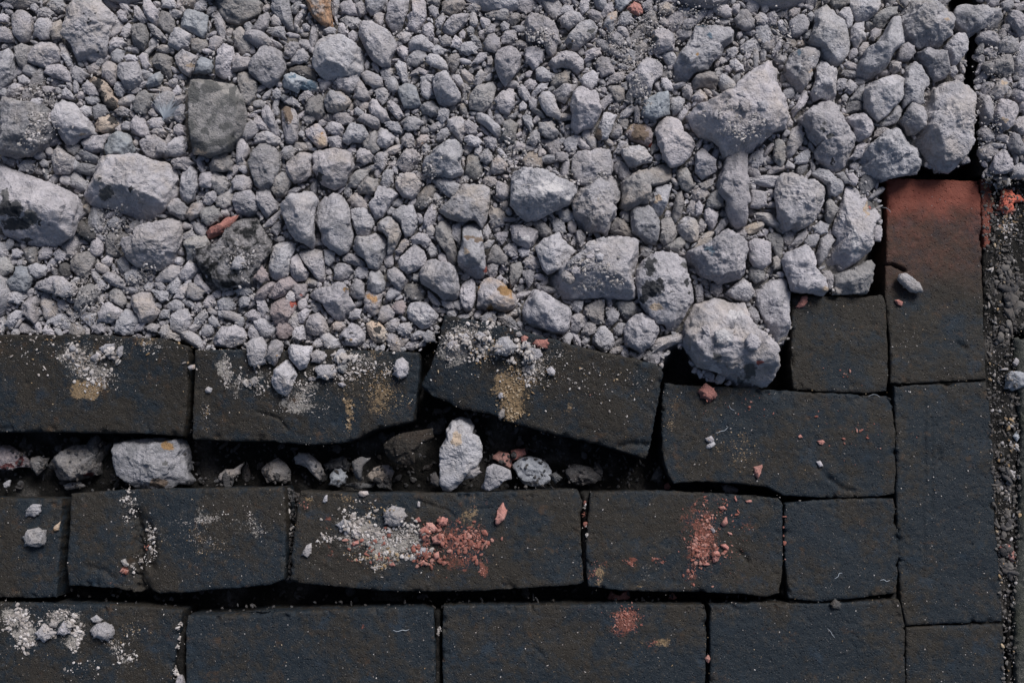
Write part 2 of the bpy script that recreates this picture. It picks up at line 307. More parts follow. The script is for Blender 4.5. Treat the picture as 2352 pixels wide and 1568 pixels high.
STONES = """mP|dark lump of moss and grit among the grey stones|440,574 475,567 500,562 515,537 530,517 555,502 590,500 605,525 625,555 628,580 610,600 600,640 585,655 555,660 530,660 505,672 485,655 470,630 450,610
eV|crumbly clod of rooty earth in the brick gap left of the upright stone|878,1019 900,1004 925,994 958,989 992,984 996,1004 968,1019 953,1039 953,1064 938,1069 908,1064 883,1044
RW|bright red patch of crushed brick in the dirt at the right edge|2301,437 2321,434 2327,452 2344,447 2351,462 2324,467 2329,482 2306,492 2296,474
kP|lumpy round boulder of concrete studded with small stones beside the small brick|1576,734 1586,717 1596,697 1621,689 1641,682 1661,684 1686,694 1711,694 1716,717 1721,737 1736,757 1755,770 1785,790 1798,810 1790,850 1768,886 1746,892 1701,887 1651,855 1601,842 1570,790 1567,760
kP|large spreading boulder strewn with small pebbles and grit, biggest stone of the upper right|1576,265 1594,245 1616,240 1638,232 1674,220 1694,192 1726,162 1766,135 1788,155 1784,192 1806,230 1818,258 1818,295 1776,305 1756,330 1721,350 1706,358 1666,362 1651,338 1636,322 1606,312 1591,295
TP|biggest boulder at the left edge, pale on top with a black stained underside|-15,367 12,377 45,394 90,410 130,424 160,437 172,442 185,460 192,474 180,494 172,517 165,542 140,554 110,564 70,564 30,552 -15,532
kP|long humped grey boulder with one black pit, beside the biggest left boulder|190,447 200,427 218,404 220,382 242,360 275,352 325,354 380,367 405,390 410,417 405,447 380,480 350,497 318,507 295,497 270,487 242,477 210,472 192,462
kP|great saddle shaped boulder carrying small stones on its back|1258,630 1276,622 1296,607 1326,587 1356,567 1386,547 1401,532 1421,537 1446,547 1461,552 1476,564 1471,582 1464,600 1458,622 1458,650 1466,664 1464,684 1448,690 1416,687 1376,684 1341,687 1311,692 1291,684 1276,664 1264,650
sP|dark stained flat slab with orange lichen on its top edge|428,195 435,175 445,170 470,172 498,180 515,182 532,185 548,195 555,212 562,245 565,258 558,295 542,318 525,342 502,352 475,358 445,352 432,348 430,305 425,275 428,230
kP|big smooth upright boulder wedged against the edge of the brick on the right|2126,238 2139,200 2152,190 2179,182 2196,185 2216,205 2232,222 2234,250 2246,270 2244,300 2239,328 2222,352 2206,378 2189,392 2164,390 2139,370 2124,345 2104,320 2116,295 2122,268
TP|round boulder blotched with black tar patches|1461,617 1476,597 1496,582 1521,577 1551,580 1571,592 1581,610 1584,632 1591,652 1598,674 1596,692 1581,712 1568,734 1556,757 1541,760 1528,744 1508,744 1491,727 1481,710 1468,692 1464,672 1458,642
kP|tall flat sided pale boulder with a white crusted strip next to the deep gap|1944,427 1956,424 1974,434 1989,447 2004,460 2019,482 2022,502 2009,517 2004,547 2002,577 1984,592 1964,607 1939,622 1904,622 1892,612 1902,587 1914,567 1924,547 1912,532 1916,507 1929,472 1936,447
kP|huge low boulder under loose grit at the far upper left edge|-10,225 25,230 62,235 100,238 125,260 130,295 125,312 105,330 90,345 65,358 25,360 -10,355
kP|large pitted grey boulder with tiny black holes, broadest rock at the top edge|155,12 188,-20 225,-15 240,12 265,35 280,50 275,68 252,85 245,112 240,128 205,140 175,142 165,130 158,105 142,82 142,50 150,28
kP|wide dusty boulder heaped with grit, ending in a blunt pale lump|1174,387 1196,377 1231,377 1251,387 1281,407 1306,417 1328,427 1326,442 1311,467 1288,477 1264,492 1238,502 1211,507 1186,492 1171,472
kP|pitted block of pale grey concrete, scarred by deep holes|1826,268 1849,248 1874,235 1899,230 1912,240 1934,260 1939,280 1959,300 1964,328 1966,342 1956,360 1954,375 1929,395 1906,390 1894,378 1874,365 1869,350 1876,340 1856,318 1846,292
kP|pyramid shaped grey boulder with a pale peak beside the brick end|1982,355 1992,335 2014,318 2036,298 2062,282 2076,292 2084,315 2106,332 2124,350 2124,380 2114,395 2076,405 2034,412 1989,400 1979,380
kP|big angular boulder with a lit ridge near the red ended brick|1779,437 1784,410 1799,394 1819,394 1844,404 1869,412 1894,424 1899,440 1894,462 1884,487 1869,510 1854,520 1834,530 1804,534 1789,512 1784,487 1779,457
kP|large rugged wedge of a boulder with a broken toothed left side and a blue chip|1571,587 1581,574 1601,567 1621,560 1641,544 1661,530 1676,522 1691,532 1706,542 1716,557 1718,592 1716,624 1704,640 1676,647 1651,652 1631,642 1611,634 1596,617 1581,600
kP|double domed pale boulder cupped like a shell left of the mossy clump|272,572 282,550 310,542 318,530 342,512 372,502 395,497 415,507 420,530 415,554 408,574 395,604 368,620 338,620 308,612 285,592
kP|leaning boulder with a patch of pebbles lodged in its side and a pointed foot|1311,464 1318,442 1328,432 1344,427 1356,424 1371,407 1391,400 1408,400 1421,412 1428,434 1426,454 1416,472 1418,492 1406,512 1398,537 1376,532 1346,534 1331,517 1318,497
kP|long oblong boulder with a slate blue corner and small pebbles set in it|1596,62 1621,42 1634,45 1654,62 1686,60 1694,72 1684,95 1664,110 1656,132 1638,145 1626,162 1596,168 1576,190 1548,185 1548,152 1558,125 1571,110 1584,90
kP|largest boulder of the upper right corner, broad and grey with a pointed right end|2069,55 2076,20 2092,-8 2134,-12 2146,8 2164,20 2174,35 2189,50 2202,72 2186,82 2164,100 2164,110 2139,108 2114,112 2096,102 2079,92 2072,70
gP|long leaning pale boulder with a narrow foot beside the right hand gap|1646,417 1656,392 1676,342 1706,317 1716,322 1718,392 1721,467 1711,477 1718,497 1716,517 1696,524 1681,512 1671,492 1666,462 1651,442
kP|big square grey boulder near the top centre|726,100 733,90 760,82 780,80 800,92 820,100 836,115 840,132 836,155 826,172 803,175 773,178 746,180 728,170 718,150 720,125
kP|large long pale boulder with a groove, the right one of the big middle pair|723,472 733,460 750,447 768,442 788,452 800,470 806,490 808,517 813,542 808,562 796,584 786,590 768,577 756,572 738,557 738,537 730,522 723,507
kP|slim pale upright boulder leaning over the small brick's corner|1734,662 1746,647 1766,640 1784,642 1801,634 1816,637 1811,657 1816,674 1814,704 1816,762 1808,787 1791,792 1776,772 1761,747 1746,722 1736,697
kP|tall upright boulder with a smooth grey bulge at its lower left|1874,20 1886,8 1896,8 1909,18 1919,35 1939,48 1946,72 1952,105 1949,122 1939,142 1926,150 1909,152 1894,140 1884,120 1866,108 1859,90 1864,75 1872,52 1869,38
kP|pale jagged tongue of stone reaching toward the small brick|1794,597 1804,580 1829,572 1844,564 1859,567 1872,590 1876,602 1874,612 1889,632 1902,652 1909,664 1902,677 1874,674 1844,674 1819,667 1809,642 1799,617
kP|rough grey boulder with a bright pitted ridge right of the broken brick|1216,672 1226,660 1238,667 1256,680 1271,687 1291,697 1306,704 1314,717 1311,737 1306,757 1296,767 1271,767 1246,757 1221,750 1201,737 1198,717 1204,697
kP|big triangular dusty boulder with a smooth rounded flank|1003,480 1023,467 1046,447 1060,424 1083,420 1110,420 1126,432 1126,454 1123,482 1118,504 1106,524 1100,510 1088,504 1068,510 1046,507 1026,500
kP|large kidney shaped pale boulder, the left one of the big middle pair|646,477 650,460 673,447 700,440 718,440 730,452 733,462 726,477 723,500 723,530 723,557 716,570 698,560 680,554 663,532 653,507 646,492
nP|shaded grey boulder behind the leaning boulder|1424,417 1451,397 1471,392 1501,384 1528,372 1541,387 1544,412 1526,422 1496,432 1491,454 1491,472 1471,470 1451,482 1436,484 1421,474 1428,452
kP|long leaning stone like a bent thumb in the upper right|1966,165 1979,130 1989,112 2012,100 2029,78 2042,55 2052,38 2066,38 2072,60 2076,88 2069,108 2054,120 2044,142 2034,158 2016,172 1994,182 1974,175
kP|broad flat topped grey boulder with pitted face below the top centre|713,355 726,345 758,342 788,342 808,348 813,362 816,380 808,395 793,425 768,438 738,425 720,395
gP|pale egg shaped boulder leaning against the pebble strewn boulder|1504,300 1514,278 1531,268 1551,268 1564,282 1571,302 1588,318 1598,332 1586,360 1568,378 1541,385 1524,365 1511,332
kP|broad flat grey boulder with pinkish tint left of the pillow shaped stone|1314,362 1326,348 1356,345 1381,340 1401,345 1411,365 1411,385 1401,410 1364,430 1326,425 1311,395
kP|shield shaped stone with a raised pale rim|1982,220 1986,195 1999,182 2014,185 2039,172 2082,178 2076,190 2069,205 2069,225 2059,242 2039,265 2016,282 1999,268 1986,248
nP|dark grey rough boulder cut by the top edge of the photo|485,0 485,-15 590,-15 605,10 598,35 570,48 550,58 522,52 505,38 495,20
kP|pale tooth shaped stone with sand on its flank|970,365 988,352 1000,338 1028,320 1060,320 1063,345 1058,375 1066,395 1063,400 1038,410 1000,408 976,400 966,388
kP|tall two tone stone with a knobbly base just right of the middle|1050,587 1060,562 1063,537 1063,522 1076,510 1093,502 1103,512 1106,532 1110,547 1113,580 1116,604 1118,624 1108,637 1090,640 1070,627 1053,612
kP|big diamond shaped pale boulder with flat facets near the middle bricks|963,630 966,612 970,600 1000,594 1016,604 1033,607 1046,612 1053,637 1056,662 1053,684 1038,692 1018,690 1003,674 983,660 966,650
gP|broad sharp grey stone pointing down right with a tan chip on its tip|130,242 145,230 165,232 178,245 198,265 212,285 222,308 202,315 188,320 168,335 150,332 135,310 128,290
gP|pale boulder standing just right of the dark slab's foot|578,338 608,328 628,335 643,352 646,372 640,395 630,430 608,445 583,425 570,375
kP|knobbly pale boulder lying across the kerb in the upper right|2186,38 2194,18 2214,12 2239,15 2264,8 2279,18 2299,22 2306,42 2299,68 2284,72 2264,65 2244,75 2229,85 2212,72 2199,60 2189,48
kP|big smooth teardrop boulder pointing down at the top centre|823,62 833,52 856,55 886,68 906,85 913,98 908,115 898,135 896,152 878,155 858,142 843,122 830,95 823,80
kP|pale lumpy stone full of pits between the dark slab and the blue faced stone|588,120 613,100 628,110 643,112 653,130 656,155 650,172 638,188 616,200 598,190 573,170 568,145
oP|stone with two glossy orange brown flint patches|1098,662 1110,642 1126,637 1156,650 1178,667 1193,687 1183,707 1163,717 1138,712 1113,712 1090,707 1096,687
kP|big rough boulder with a peaked top, light on its upper side|1308,245 1316,212 1334,195 1348,208 1374,215 1376,238 1384,252 1374,275 1364,292 1341,295 1324,305 1311,288 1314,262
gP|pebbly rounded stone with a blue chip and white grains|1802,152 1814,125 1839,110 1854,102 1872,112 1882,125 1879,145 1872,162 1862,185 1846,208 1832,208 1814,188 1804,170
kP|grey stone like a broken arrowhead left of the saddle boulder|1228,567 1248,547 1284,532 1294,550 1311,564 1326,572 1311,590 1301,607 1286,620 1258,630 1246,620 1236,592
nP|big dark stone deep in the shady hole beside the red ended brick|1914,632 1952,617 1984,602 2009,592 2006,642 1994,674 1939,677 1914,672
kP|wide pale stone with a small orange fleck on its top corner|706,677 726,664 758,657 773,650 790,650 800,660 803,677 810,692 818,702 806,717 793,734 778,740 763,730 750,714 740,697 720,687
gP|grey stone with an eyelet like hole above the right tilted brick's corner|1431,757 1441,737 1458,722 1474,717 1494,727 1511,744 1514,762 1501,792 1471,812 1436,792
kP|big pale rock with a dark gritty hollow, shaped like an open claw|1206,40 1221,28 1236,30 1256,42 1274,50 1284,65 1284,82 1294,102 1281,100 1278,120 1268,130 1254,122 1251,105 1231,95 1208,95 1206,70
kP|eroded grey boulder with a bitten lower left corner and yellow stain|1436,175 1456,162 1466,148 1486,130 1508,132 1524,150 1524,170 1504,188 1496,200 1494,220 1474,225 1456,222 1438,215 1446,202 1444,188
gP|pale bullet shaped stone standing over a dark hollow|1448,482 1458,470 1478,467 1498,477 1508,492 1516,510 1514,534 1508,562 1486,560 1466,544 1451,534 1448,507
gP|heart shaped stone with a sharp lower point|808,567 816,542 843,542 868,537 888,544 898,562 886,584 876,604 868,620 848,617 838,597 818,584
gP|stone with a twisted waist beside the tall right boulder|2082,150 2099,138 2114,155 2122,165 2136,180 2139,192 2124,205 2119,218 2124,238 2109,242 2092,238 2076,248 2072,220 2069,195 2079,175
gP|block like stone with a pitted flat end left of the dark triangular stone|616,617 623,584 626,567 643,557 670,552 680,567 670,592 666,622 660,637 633,644 616,632
gP|rounded boulder with a bright upper left face near the right of the top row|1136,128 1143,112 1170,105 1188,112 1198,130 1196,150 1183,175 1160,198 1146,180 1136,155
kP|three sided grey stone standing point down under the corner boulder|2104,120 2126,112 2159,115 2174,125 2179,150 2182,172 2169,182 2149,188 2132,175 2122,155 2109,135
wP|chunk of weathered orange brown wood poking down from the top edge|700,-20 760,-20 760,10 763,45 763,62 750,62 733,52 718,38 708,22
gP|broad sloping grey rock speckled dark at its left end|993,175 1008,162 1023,162 1036,178 1046,200 1058,215 1060,228 1048,240 1020,245 1006,238 996,212
gP|long jagged grey stone hanging from the top edge, pointed at the bottom|893,0 900,-10 940,-10 938,25 928,52 916,78 900,70 886,52 886,35
kP|grey boulder with a smooth domed head and a wide base above the second brick|298,694 302,680 320,670 345,672 352,692 358,704 368,714 358,730 342,742 320,742 315,722 302,710
kP|rounded flint nodule with a cream scar left of the broken brick|933,712 943,697 963,692 980,694 998,712 1008,724 1003,740 988,752 968,757 950,742 936,730
gP|broad pale stone with a rounded crest at the middle brick's top edge|485,780 498,757 505,747 525,750 542,744 560,754 568,772 562,787 532,800 495,794
gP|long pale stone carrying a dark mould spot and a yellow grain|1294,100 1311,75 1334,50 1346,45 1361,48 1374,65 1368,85 1351,95 1328,115 1314,118 1301,105
gP|round pale stone with a tan spot on the right ledge|2279,258 2286,235 2299,225 2319,230 2336,240 2344,255 2334,270 2326,290 2312,300 2292,288 2282,272
bP|slate coloured stone with a flat face just under the top edge|410,42 430,20 455,25 478,35 475,72 465,88 442,78 415,65
pP|smooth pale cream round stone right of the rugged wedge|1716,557 1731,547 1751,550 1771,557 1771,604 1751,620 1731,612 1721,597
gP|long leaning grey stone with a waist left of the two tone stone|1000,522 1008,510 1023,502 1036,517 1038,540 1048,567 1050,597 1043,607 1026,602 1026,584 1010,564 1000,547
gP|slab like slanting stone between heart shaped stone and slim top stone|848,472 860,457 870,424 883,427 906,434 916,447 903,462 890,482 878,500 858,504 853,492
rP|dusty purple stone with a bright red brick corner|620,697 636,684 663,680 678,682 680,702 673,720 663,737 648,747 630,747 623,724
gP|dark sloping triangular stone with a flat face|683,580 706,572 728,570 740,567 746,604 746,642 736,647 723,637 710,617 693,597
gP|smooth rounded grey stone above the diamond shaped boulder|913,602 923,587 938,572 956,560 973,574 980,592 976,610 953,624 933,630 918,617
gP|upright slim grey stone standing right of the humped boulder|412,422 418,394 438,374 452,392 455,430 442,460 428,467 412,460
gP|leaf shaped stone split by a brown chipped face|643,248 656,240 676,248 686,270 688,285 683,305 683,320 670,332 658,330 653,310 648,288 646,268
gP|small grey stone with a bright ridge down its middle|2069,275 2082,252 2092,235 2106,235 2122,248 2124,270 2119,295 2106,308 2089,310 2079,292
gP|angular stone with a cracked dark topped face in the middle right of the pile|906,412 918,397 938,394 956,404 970,422 958,450 948,457 923,452 908,432
kP|angular wedge shaped pale stone with a shady lower side|1254,145 1276,122 1301,120 1326,125 1341,138 1341,158 1326,170 1311,160 1291,155 1266,160
gP|knuckle shaped grey stone with two round ends on the right ledge|2256,150 2264,138 2282,138 2296,135 2306,125 2324,122 2332,138 2329,165 2312,182 2299,172 2284,168 2272,175 2264,165
gP|pale blocky stone with a flat square face above the red brick piece|532,460 540,444 558,442 580,440 600,467 590,487 570,497 542,490
kP|pale lumpy boulder with a dark mossy notch in its left side|1498,70 1518,65 1541,70 1551,95 1548,118 1534,122 1508,125 1494,115 1496,95
gP|squat stone with a dark chipped lower edge at the left of the saddle boulder|1171,517 1181,512 1211,522 1241,527 1236,544 1226,562 1214,572 1191,564 1176,552
kP|pale pillow shaped stone near the middle right|1424,345 1446,335 1474,335 1491,350 1504,365 1498,372 1474,378 1461,385 1444,382 1431,365
gP|smooth faced pentagon shaped stone right of the big pair|806,482 826,480 846,480 860,502 860,517 846,542 820,540 810,517
bP|pale flint with a grey shell shaped hollow|12,647 35,632 38,612 50,610 68,614 78,634 70,654 60,670 25,667 12,662
gP|grey stone carrying a round pebble on its shoulder|320,325 335,312 355,308 378,322 385,335 375,355 355,365 335,360 322,342
gP|blocky pale stone with a square tan mark|1494,444 1508,427 1528,422 1544,424 1538,447 1534,467 1521,492 1508,500 1498,480 1491,462
kP|flat faced pale stone resting against the domed boulder near the bricks|260,762 270,734 280,717 290,707 302,712 320,727 325,734 310,750 305,767 285,772 265,767
nP|grey stone with a dimpled top sunk in small rubble|238,554 252,537 260,530 300,532 298,547 282,557 272,574 278,590 255,592 238,587
bP|grey flint with a broken blue glassy face|643,185 666,165 683,172 706,182 728,185 730,202 713,208 690,205 683,215 650,200
tP|knobbly sand coloured flint with two black glassy patches|198,178 210,172 230,182 248,192 258,208 260,220 275,232 270,248 258,252 245,248 232,230 225,212 215,190 200,188
nP|round stone with a flat mauve brown face amid the pale stones|1434,305 1448,285 1458,282 1486,285 1496,295 1498,320 1496,338 1476,332 1448,322
TP|grey stone spotted with black holes at the broken brick's corner|778,772 788,757 808,742 823,744 840,767 838,784 818,797 788,794
gP|small sloping stone under the rugged wedge boulder|1664,674 1688,652 1711,637 1731,652 1734,677 1718,694 1686,687
gP|large three cornered grey stone in the middle of the pile|788,308 798,292 808,280 818,285 836,288 848,310 846,322 828,328 808,328 798,335 786,325
gP|grey stone with a pointed top at the foot of the right ledge|2276,385 2284,358 2302,342 2316,350 2326,375 2329,390 2309,400 2286,400
oP|grey stone with an orange rust spot on its lower corner beside the blue pebble|400,128 418,112 430,118 455,130 445,158 432,175 415,165 405,145
pP|egg shaped dark grey boulder leaning left of the peaked boulder|1236,225 1244,212 1261,210 1274,222 1281,248 1291,265 1286,275 1271,270 1256,265 1244,250
gP|grey corner block in the upper right corner|2314,38 2322,22 2344,28 2364,45 2364,72 2344,85 2329,70 2319,55
gP|smooth sloping stone at the top left of the big pair|620,437 633,410 648,394 670,394 673,412 663,434 656,447 633,454
oP|squarish stone with a brown rust corner right of the leaf shaped split stone|700,298 713,288 730,282 746,300 753,320 750,335 730,340 716,325 703,312
gP|blade shaped grey stone with a pinkish patch near the upper right|1013,65 1030,42 1058,30 1080,30 1073,48 1056,68 1038,82 1023,78
tP|round shell like flint with black patches|840,744 853,734 870,737 888,757 893,774 880,787 858,787 846,767
gP|pale wedge with a long pointed left tip|993,414 1013,407 1038,412 1056,424 1053,442 1043,457 1026,450 1008,434
gP|squat grey stone with a toothed lower edge below the oblong boulder|1591,185 1601,170 1618,165 1638,168 1651,190 1644,205 1621,200 1601,202 1588,200
nP|shaded stone in the dark hole below the saddle boulder|1414,692 1438,690 1456,690 1471,707 1481,717 1458,722 1441,737 1434,730 1421,712
gP|gravelly pale stone with a peaked top near the upper right|2004,40 2022,25 2039,18 2054,18 2064,35 2044,42 2029,65 2016,70 2006,55
gP|tall narrow stone between two dark gaps left of the bent thumb stone|1952,68 1966,52 1984,50 1984,75 1992,90 1976,100 1969,118 1962,108 1952,90
gP|rounded lump of stone resting low on the lumpy concrete boulder|1641,762 1661,752 1684,757 1684,787 1661,802 1646,787
rP|rough red brick piece wedged between the grey stones|475,530 485,520 508,512 520,500 538,500 542,510 530,520 520,534 492,542 478,542
tP|small cream stone with one black corner below the sand coloured flint|218,285 230,268 250,265 270,280 262,292 250,302 235,305 222,300
pP|long tan and white pebble lying alone on the red ended brick|2062,640 2066,630 2079,627 2094,637 2112,652 2119,664 2106,672 2092,670 2076,657
oP|broken flint with a cream edge on the right ledge|2274,215 2289,190 2306,175 2316,190 2314,208 2302,225 2282,230
nP|flat speckled dark grey stone with a straight left side|1196,368 1211,352 1224,348 1246,362 1246,380 1231,388 1211,382
pP|smooth pale egg shaped pebble with a grey scrape|1331,185 1341,172 1361,162 1374,170 1374,188 1358,208 1344,202
sP|dark angular stone with a wet looking brown face|175,522 185,504 200,517 212,527 220,537 212,557 195,547 175,534
bP|smooth pale blue pebble resting above the dark slab|448,155 458,135 468,130 485,140 490,155 482,168 468,170 450,165
oP|rusty orange stone near the small blue pebble|1128,375 1143,355 1160,370 1166,382 1156,395 1133,400 1126,390
oP|kite shaped pinkish tan stone among grey ones near the top edge|1386,52 1398,32 1418,25 1416,52 1406,75 1396,75 1386,62
bP|slate blue wedge of stone at the top edge beside the brown pebble|1411,-10 1458,-8 1444,10 1424,28 1416,20
nP|dark earthy stone at the brown brick's top edge|155,742 175,737 192,752 198,764 180,774 160,767
pP|round pale pebble crowning the gravel right of the top centre|1638,20 1654,5 1668,10 1681,25 1676,40 1666,42 1651,35 1641,28
pP|small round stone low on the lumpy concrete boulder|1711,780 1724,764 1738,770 1748,787 1738,804 1718,802
gP|long grey stone lying beside the jagged one, cracked across|978,-15 1016,-15 1008,15 988,12 980,5
bP|small blue grey stone above the white feather|340,185 352,172 368,165 375,180 368,195 350,200 335,198
rP|small mauve pebble under the rounded grey stones|898,707 908,692 926,690 933,704 926,722 908,720
oP|cream pebble with dark chipped foot|1336,764 1346,740 1361,737 1368,750 1366,767 1351,772
pP|small smooth egg shaped pebble beside the dark triangular stone|743,574 756,572 770,582 768,600 756,612 746,604
pP|small grey pebble lying on the dark mossy clump|532,607 540,592 550,587 565,600 562,612 550,620 535,617
sP|small dark stone in the shade under the biggest left boulder|135,607 150,602 165,614 160,632 145,634 135,622
pP|tan pebble balanced at the rim of the deep gap|2006,522 2014,517 2024,520 2026,537 2022,554 2009,554 2004,542
rP|dark brown pebble half hidden in a shady hole at the top edge|1441,20 1456,5 1468,10 1478,25 1468,35 1456,32
gP|stubby two lobed stone lying on the saddle boulder's left shoulder|1288,632 1298,620 1314,630 1321,642 1311,652 1296,647
gP|pale leaf shaped chip lying on the saddle boulder|1304,604 1316,590 1331,580 1344,577 1341,590 1326,602 1311,612
gP|wedge of grey stone split in light and dark halves|988,112 1003,102 1026,115 1016,125 1000,130
oP|cream and black chip beside the black spotted stone|760,747 773,737 793,740 793,754 778,762 766,757
oP|cream topped stone with a rounded nose|956,322 966,310 983,310 988,322 973,330 963,338 956,332
gP|small squared stone lying on the saddle boulder|1336,602 1351,597 1368,602 1366,614 1351,620 1338,614
gP|thin pointed chip standing on the lumpy concrete boulder|1611,752 1624,744 1631,757 1631,777 1621,772
nP|small dark pebble in the shade by the jagged tongue stone|1909,664 1922,657 1936,664 1929,677 1914,677
pP|small round stone lying on the saddle boulder|1366,587 1378,580 1388,587 1384,600 1371,597
gP|medium angular grey stone below the tall bulging boulder|1874,155 1886,138 1914,150 1926,155 1922,180 1919,205 1922,232 1909,235 1889,225 1872,230 1862,212 1872,185
gP|medium angular grey stone below left of the big pitted boulder at the top|62,135 75,110 100,90 125,98 142,120 138,140 115,150 100,158 82,152 65,145
gP|medium tall narrow grey stone above the grit covered boulder|-10,115 20,110 35,130 35,170 22,190 -10,212
gP|medium angular grey stone above the bent thumb stone|1952,-8 2022,-8 2024,12 2014,35 1994,48 1966,52 1956,32 1952,12
bP|medium angular blue grey stone above the long humped boulder|240,335 248,315 272,302 295,305 305,325 308,342 295,360 275,365 252,368 242,350
gP|medium angular grey stone left of the broad flat topped boulder|658,372 673,360 693,350 713,348 720,358 713,368 716,400 700,415 673,420 656,395
gP|medium wide low grey stone left of the shadowed small rubble at left|75,647 90,642 110,637 125,632 145,634 160,652 175,660 175,672 165,677 150,684 130,677 110,672 85,664 70,660
gP|medium angular grey stone below left of the rounded bright faced boulder|1076,238 1078,218 1093,202 1098,192 1116,192 1133,185 1140,202 1133,232 1126,245 1108,258 1078,250
bP|medium angular blue grey stone below right of the yellow stained eroded boulder|1471,260 1486,225 1511,215 1534,212 1541,238 1541,260 1518,270 1506,275 1484,268
gP|medium angular grey stone right of the pale blue pebble|495,118 515,98 535,105 540,130 532,150 532,175 512,180 492,168 492,142
gP|medium angular grey stone above right of the heart shaped stone|900,482 918,474 950,472 960,502 958,522 946,542 930,544 918,517 900,497
gP|medium angular grey stone above right of the black patched sand coloured flint|272,155 288,142 315,140 325,160 328,185 315,200 292,208 280,190 268,170
gP|medium angular grey stone right of the pitted concrete block|1939,270 1959,262 1984,260 2002,275 2009,292 1999,315 1976,325 1964,322 1959,295 1944,282
pP|medium rounded grey stone left of the big pitted boulder at the top|28,40 40,25 60,25 75,40 75,75 65,95 48,100 30,80
nP|medium tall narrow shaded grey stone below left of the pale pitted lumpy stone|545,168 565,160 588,175 592,195 590,225 578,245 562,240 552,215 548,190
gP|medium angular grey stone below right of the grey corner boulder|2169,105 2194,78 2216,75 2226,90 2219,120 2206,140 2194,155 2182,142 2176,120 2169,115
gP|medium tall narrow grey stone above right of the heart shaped stone|866,514 878,502 893,497 913,504 923,537 913,560 898,584 888,584 893,567 898,560 880,534 868,530
gP|medium tall narrow grey stone right of the long jagged hanging stone|946,0 963,-10 978,5 980,38 970,60 956,75 928,70 938,50 933,38 948,32
gP|medium long slanting grey stone left of the orange brown wood chunk|620,-8 663,-8 668,25 670,50 673,65 660,68 646,50 630,32 620,18
gP|medium angular grey stone above right of the biggest left boulder|120,358 132,332 155,352 172,362 170,388 158,400 125,400 118,378
gP|medium angular grey stone below right of the egg shaped boulder|1596,355 1611,340 1628,352 1646,370 1646,395 1614,412 1596,395
nP|medium angular shaded grey stone above right of the shadowed small rubble at left|162,600 178,584 205,577 220,584 220,600 210,620 200,640 180,634 165,622
gP|medium angular grey stone above left of the rugged wedge boulder|1556,512 1571,497 1586,492 1601,507 1608,522 1604,552 1588,557 1571,550 1554,527
gP|medium angular grey stone below right of the blue glass faced flint|743,225 753,210 768,208 788,210 806,228 806,235 790,252 770,260 750,255 746,242
gP|medium angular grey stone below right of the shadowed small rubble at left|178,660 192,657 208,650 230,662 230,672 215,692 195,702 180,717 165,712 175,687
bP|medium angular blue grey stone left of the speckled sloping rock|916,195 930,188 956,198 963,225 968,240 956,248 928,248 918,225 913,212
gP|medium angular grey stone below left of the red brick piece|420,554 428,542 452,542 472,540 482,554 480,567 458,577 442,592 440,607 425,602 430,580
gP|medium angular grey stone below left of the wide orange flecked stone|698,744 708,724 733,717 748,732 756,760 748,770 723,772 703,764
gP|medium long slanting grey stone above right of the lit ridge angular boulder|1864,397 1879,387 1904,390 1919,410 1929,414 1939,427 1934,442 1919,452 1904,447 1899,427 1884,414
gP|medium tall narrow grey stone left of the orange flint patched stone|1053,672 1063,650 1086,637 1093,654 1093,687 1083,712 1070,717 1058,702
gP|medium angular grey stone above left of the left boulder of the middle pair|588,434 603,437 620,434 630,457 638,464 636,480 610,502 596,482 588,462
gP|medium angular grey stone below right of the bright ridged rough boulder|1361,772 1376,747 1391,747 1406,764 1414,792 1388,812 1361,787
gP|medium angular grey stone below right of the domed boulder by the bricks|390,734 395,720 418,707 430,707 440,730 435,750 420,767 400,764 392,757
nP|small angular shaded grey stone below the great saddle shaped boulder|1341,704 1356,697 1376,687 1391,687 1388,707 1386,742 1366,747 1351,730 1338,720
gP|small angular grey stone below right of the large three cornered stone|913,362 928,348 948,342 963,352 968,362 958,378 938,400 920,392 910,378
gP|small angular grey stone above left of the dark stained slab|385,90 405,60 420,68 442,82 432,108 410,118 385,105
gP|small angular grey stone above right of the black patched sand coloured flint|305,55 318,48 332,52 342,78 340,95 328,118 308,105 300,90 302,70
gP|small tall narrow grey stone below right of the rough peaked boulder|1366,312 1376,285 1386,260 1401,255 1421,260 1411,280 1404,302 1396,320 1376,322
gP|small angular grey stone above the tar blotched boulder|1516,507 1526,500 1544,500 1551,520 1558,537 1544,557 1524,564 1514,552 1516,532
nP|small angular shaded grey stone left of the pale blue pebble|348,140 358,120 375,122 395,130 395,150 395,175 385,188 370,165 352,155
gP|small long slanting grey stone above the dusty purple stone|613,682 628,657 643,640 666,634 686,654 670,664 653,680 630,687
gP|small angular grey stone above left of the wide orange flecked stone|663,624 670,592 683,582 696,604 710,627 703,644 678,647
gP|small angular grey stone above left of the long jagged hanging stone|838,-10 888,-10 890,5 883,22 863,35 850,35 840,15
gP|small tall narrow grey stone above the lit ridge angular boulder|1806,328 1819,295 1836,292 1846,310 1842,330 1826,350 1819,362 1806,360
nP|small angular shaded grey stone right of the long jagged hanging stone|1013,5 1033,-10 1068,0 1070,15 1053,28 1036,38 1016,28
gP|small angular grey stone below right of the shadowed small rubble at left|225,722 235,702 250,692 270,707 282,712 275,732 252,742 230,737
gP|small angular grey stone below left of the shadowed small rubble at left|50,700 65,684 80,680 95,684 95,692 85,702 90,722 80,744 68,734 50,717
gP|nearest small angular grey stone below the heart shaped stone|846,637 850,622 866,617 878,630 886,652 880,670 868,677 856,674 843,657
gP|small angular grey stone right of the speckled sloping rock|1136,228 1153,210 1178,205 1183,240 1168,260 1148,258
